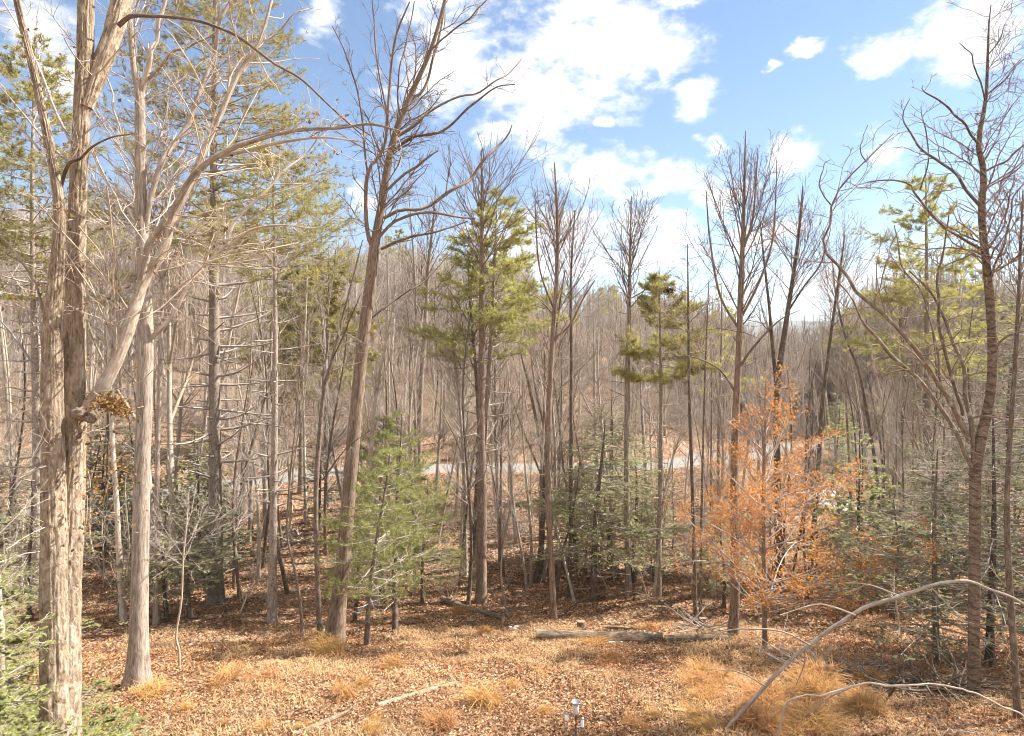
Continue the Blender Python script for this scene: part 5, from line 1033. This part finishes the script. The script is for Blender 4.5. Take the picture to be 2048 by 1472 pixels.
# bent saplings
def arched(pts, Y, dY, label, sub=(), mat='pale', sc=1., name='bent_sapling', n1=8, tip=.004):
    P, R = catm(pts, Y, dY, 60); R = R*.78; P[3:] += (vnoise(np.stack([np.arange(57)*.33, np.full(57, Y), np.full(57, .5)], -1))-.5)[:, None]*np.array([.05, .08, .07])+(vnoise(np.stack([np.arange(57)*.9, np.full(57, Y), np.full(57, 4.5)], -1))-.5)[:, None]*np.array([.01, .02, .022]); base = P[0].copy(); base[2] = Z(base[0], base[1]); root = thing(name, label, 'sapling', tuple(base)); P = P-base
    if P[0, 2] > .02: P = np.vstack([[P[0]-np.array([.02, 0, P[0, 2]+.05])], P]); R = np.concatenate([[R[0]], R])
    MB().add(*tubes(P[None], bumpy(P, R, .06)[None], 10)).obj('stem', M[mat], root); LP, LR = [P[-60:]], [R[-60:]]
    for s in sub:
        q, r = catm(s, Y+dY*.4, rng.uniform(-.8, .4), 60); q = q-base; MB().add(*tubes(q[None], r[None], 6)).obj('side_branch', M[mat], root); LP.append(q); LR.append(r)
    PP, RR = np.stack(LP), np.stack(LR); tm = MB(); P1, R1 = kids(PP, RR, n1, .2, .98, 50, .14, .4, 9, .1, .1, rmin=tip, lmin=.3, lmax=1.1); tm.add(*tubes(P1, R1, 4)); P2, R2 = kids(P1, R1, n1*4, .1, 1, 45, .5, .7, 6, .12, .05, rmin=tip*.8, lmin=.1, lmax=.5); tm.add(*tubes(P2, R2, 3)); tm.obj('twigs', M['palewood'], root, kind='stuff')
arched([(1432, 1480, 10), (1480, 1428, 11), (1530, 1372, 11), (1600, 1302, 11), (1690, 1240, 12), (1740, 1213, 12), (1800, 1190, 12), (1890, 1167, 11), (1960, 1171, 10), (2040, 1205, 9), (2120, 1262, 7), (2200, 1340, 4)], 9.6, -.5, 'long pale sapling bent into a high arch across the lower right corner',
  [[(1620, 1290, 5), (1570, 1265, 4), (1520, 1258, 4), (1460, 1260, 3), (1420, 1275, 2)], [(1710, 1230, 5), (1670, 1215, 4), (1630, 1209, 3), (1560, 1230, 2)], [(1530, 1372, 4), (1480, 1345, 3), (1420, 1338, 2)], [(1790, 1193, 4), (1797, 1240, 3), (1806, 1290, 2)], [(1610, 1300, 4), (1608, 1330, 3), (1592, 1370, 2)], [(1795, 1190, 4), (1740, 1170, 3), (1690, 1165, 2)]])
arched([(1556, 1480, 5), (1575, 1405, 6), (1640, 1388, 6), (1700, 1376, 7), (1800, 1369, 7), (1880, 1373, 7), (1950, 1386, 6), (2040, 1428, 6), (2110, 1475, 5)], 8.6, -.4, 'lower thin pale sapling bowed close to the ground beneath the high arch', [[(1700, 1376, 3), (1650, 1400, 3), (1600, 1440, 2)]])
arched([(1872, 1500, 4), (1885, 1468, 5), (1930, 1465, 5), (1990, 1475, 4)], 8.2, -.2, 'thin pale bent stem at the very bottom edge right', n1=6)
arched([(1118, 1240, 3), (1150, 1208, 4), (1195, 1190, 4), (1240, 1182, 4), (1290, 1192, 4), (1335, 1212, 4), (1372, 1252, 3)], 20.5, .6, 'dark thin sapling arched over the leaves behind the thick grey log', mat='dark', n1=8)

# leftover snow
def snow(px, py, w, h, label):
    p = hit(px, py); m = N; W_ = w/F*p[1]; D_ = h/F*p[1]*2.6; mb = MB(); an = np.arange(28)*2*math.pi/28
    for k in range(5):
        cx, cy = rng.uniform(-.5, .5)*W_, rng.uniform(-.5, .5)*D_; rr = rng.uniform(.12, .3)*W_*(1+.5*(vnoise(np.stack([np.cos(an)*1.6+k*5, np.sin(an)*1.6, an*0], -1))-.5)*2)
        rings = []
        for f, z in ((1, .01), (.8, .03), (.4, .045)): x = cx+np.cos(an)*rr*f; y = cy+np.sin(an)*rr*f*.7; rings.append(np.stack([x, y, zg(x+p[0], y+p[1])-p[2]+z], 1))
        V = np.vstack(rings+[[[cx, cy, Z(cx+p[0], cy+p[1])-p[2]+.047]]]); i = np.arange(28); j = (i+1) % 28
        mb.add(V, np.concatenate([np.stack([i+a*28, j+a*28, j+a*28+28], 1) for a in (0, 1)]+[np.stack([i+a*28, j+a*28+28, i+a*28+28], 1) for a in (0, 1)]+[np.stack([i+56, j+56, np.full(28, 84)], 1)]))
    o = mb.obj('snow_patch', simple('old_snow', (.78, .80, .84), .6, 0, (30, .8)), kind='stuff'); o.location = p; o['label'] = label
snow(1232, 1287, 34, 7, 'small leftover snow patch in front of the thick grey log')
snow(1025, 1256, 24, 6, 'small leftover snow patch at the left end of the thick grey log')
snow(1535, 1457, 30, 7, 'leftover snow patch under the sedge at the bottom right')

# ------------------------------------------------------------------ bird feeder pole
def feeder():
    Y = 8.0; p = np.array([(1152-1024)/F*Y, Y, 0]); p[2] = Z(p[0], p[1]); k = Y/F; top = (HY-1412)*k-p[2]
    root = thing('bird_feeder', 'thin metal pole with a small grey dish on top and two clear hanging feeders', 'bird feeder', tuple(p))
    steel = simple('dark_steel', (.06, .055, .05), .5, .6); dish = simple('grey_metal', (.35, .36, .37), .35, .7); plastic = simple('clear_plastic', (.8, .82, .84), .15)
    z = np.array([-.1, .2, .5, top-.25, top]); P = np.stack([z*0, z*0, z], 1); MB().add(*tubes(P[None], np.full((1, 5), .008), 8)).obj('pole', steel, root)
    prof = [(.006, 0), (.03, .004), (.048, .014), (.056, .03), (.058, .034), (.053, .032), (.045, .018), (.028, .009), (.003, .006)]; an = np.arange(24)*2*math.pi/24
    V = np.concatenate([np.stack([np.cos(an)*r, np.sin(an)*r, np.full(24, top+.02+h)], 1) for r, h in prof]); a, b = np.meshgrid(np.arange(24), np.arange(len(prof)-1)); q = b*24+a; q2 = b*24+(a+1) % 24
    MB().add(V, np.stack([q, q2, q2+24, q+24], -1).reshape(-1, 4)).obj('dish', dish, root)
    cup = [(.004, -.09), (.035, -.088), (.038, -.06), (.036, -.0), (.03, .012), (.004, .014)]; V = np.concatenate([np.stack([np.cos(an)*r, np.sin(an)*r, np.full(24, top+h)], 1) for r, h in cup]); a, b = np.meshgrid(np.arange(24), np.arange(len(cup)-1)); q = b*24+a; q2 = b*24+(a+1) % 24
    MB().add(V, np.stack([q, q2, q2+24, q+24], -1).reshape(-1, 4)).obj('holder', simple('pinkish_plastic', (.55, .45, .44), .4), root)
    zj = top-.12; zk = (HY-1450)*k-p[2]
    arm = np.array([[0, 0, zk-.02], [.03, 0, zk-.025], [.058, 0, zk-.02], [.072, 0, zk+.0]]); MB().add(*tubes(arm[None], np.full((1, 4), .006), 6)).obj('arm', plastic, root)
    arm = np.array([[0, 0, zj-.02], [-.05, 0, zj+.02], [-.1, 0, zj+.05], [-.115, 0, zj+.04]]); MB().add(*tubes(arm[None], np.full((1, 4), .003), 6)).obj('arm', steel, root)
    def tube_feeder(x, z0, h, r):
        pr = [(.003, 0), (r*.9, .0), (r, .006), (r, h-.012), (r*.7, h), (.003, h+.006)]; V = np.concatenate([np.stack([x+np.cos(an)*q_, np.sin(an)*q_, np.full(24, z0+hh)], 1) for q_, hh in pr]); a, b = np.meshgrid(np.arange(24), np.arange(5)); q = b*24+a; q2 = b*24+(a+1) % 24
        f = MB().add(V, np.stack([q, q2, q2+24, q+24], -1).reshape(-1, 4)).obj('feeder_tube', plastic, root)
        pr = [(r*1.05, h-.01), (r*1.1, h+.0), (r*.8, h+.012), (.002, h+.016)]; V = np.concatenate([np.stack([x+np.cos(an)*q_, np.sin(an)*q_, np.full(24, z0+hh)], 1) for q_, hh in pr]); a, b = np.meshgrid(np.arange(24), np.arange(3)); q = b*24+a; q2 = b*24+(a+1) % 24
        MB().add(V, np.stack([q, q2, q2+24, q+24], -1).reshape(-1, 4)).obj('cap', dish, f)
    tube_feeder(.078, zk-.02, .10, .02); tube_feeder(-.115, zj-.05, .085, .026)
feeder()

# ------------------------------------------------------------------ which one is which
more = {'small hemlocks on the left': 'small hemlock before the road', 'small hemlocks on the right': 'small shaded near hemlock', 'hemlocks by the road on the right': 'small hemlock beside the road',
 'pines on the left hillside': 'pine on the hillside', 'pines on the bank beyond the road': 'light green roadside pine', 'pines along the middle skyline': 'pine on the hilltop', 'pines on the skyline right of centre': 'distant low pine', 'pines in the valley wood on the right': 'pine in the valley wood', 'pines behind the shaggy oak': 'far pine beyond the road',
 'leafless shrubs before the road': 'leafless shrub before the road', 'saplings in the undergrowth before the road': 'thin sapling before the road', 'low grass tufts in the clearing': 'low grass tuft'}
gaps = {}
for q in bpy.data.objects:
    if q.get('group') in more and q.get('category'):
        px = q.location.x/q.location.y*F+1024; i = max([k for k in range(len(marks)) if marks[k][0] <= px] or [0]); gaps.setdefault((q['group'], min(i, len(marks)-2)), []).append((px, q))
for (g_, i), v in gaps.items():
    v.sort(key=lambda e: e[0])
    for k, (_, q) in enumerate(v):
        o_ = '' if len(v) == 1 else ['leftmost ', 'second ', 'third ', 'fourth ', 'fifth ', 'sixth ', 'seventh ', 'eighth ', 'ninth ', 'tenth ', 'eleventh ', 'twelfth '][min(k, 11)]
        q['label'] = f"{o_}{more[g_]} between {marks[i][1]} and {marks[i+1][1]}"

# ------------------------------------------------------------------ air
def haze():
    x0, x1, y0, y1, z0, z1 = -5200, 6200, -400, 6800, -90, 420
    V = [(x, y, z) for z in (z0, z1) for y in (y0, y1) for x in (x0, x1)]; Fc = [(0, 2, 3, 1), (4, 5, 7, 6), (0, 1, 5, 4), (2, 6, 7, 3), (0, 4, 6, 2), (1, 3, 7, 5)]
    m, n, l, out = newmat('haze_air'); v = N(n, 'ShaderNodeVolumePrincipled'); v.inputs['Density'].default_value = .00015; v.inputs['Color'].default_value = (.80, .88, 1, 1); v.inputs['Anisotropy'].default_value = .2
    l.new(v.outputs[0], out.inputs['Volume']); o = MB().add(V, Fc).obj('haze', m, smooth=False, kind='stuff'); o['label'] = 'thin blue haze lying over the far hills'
haze()
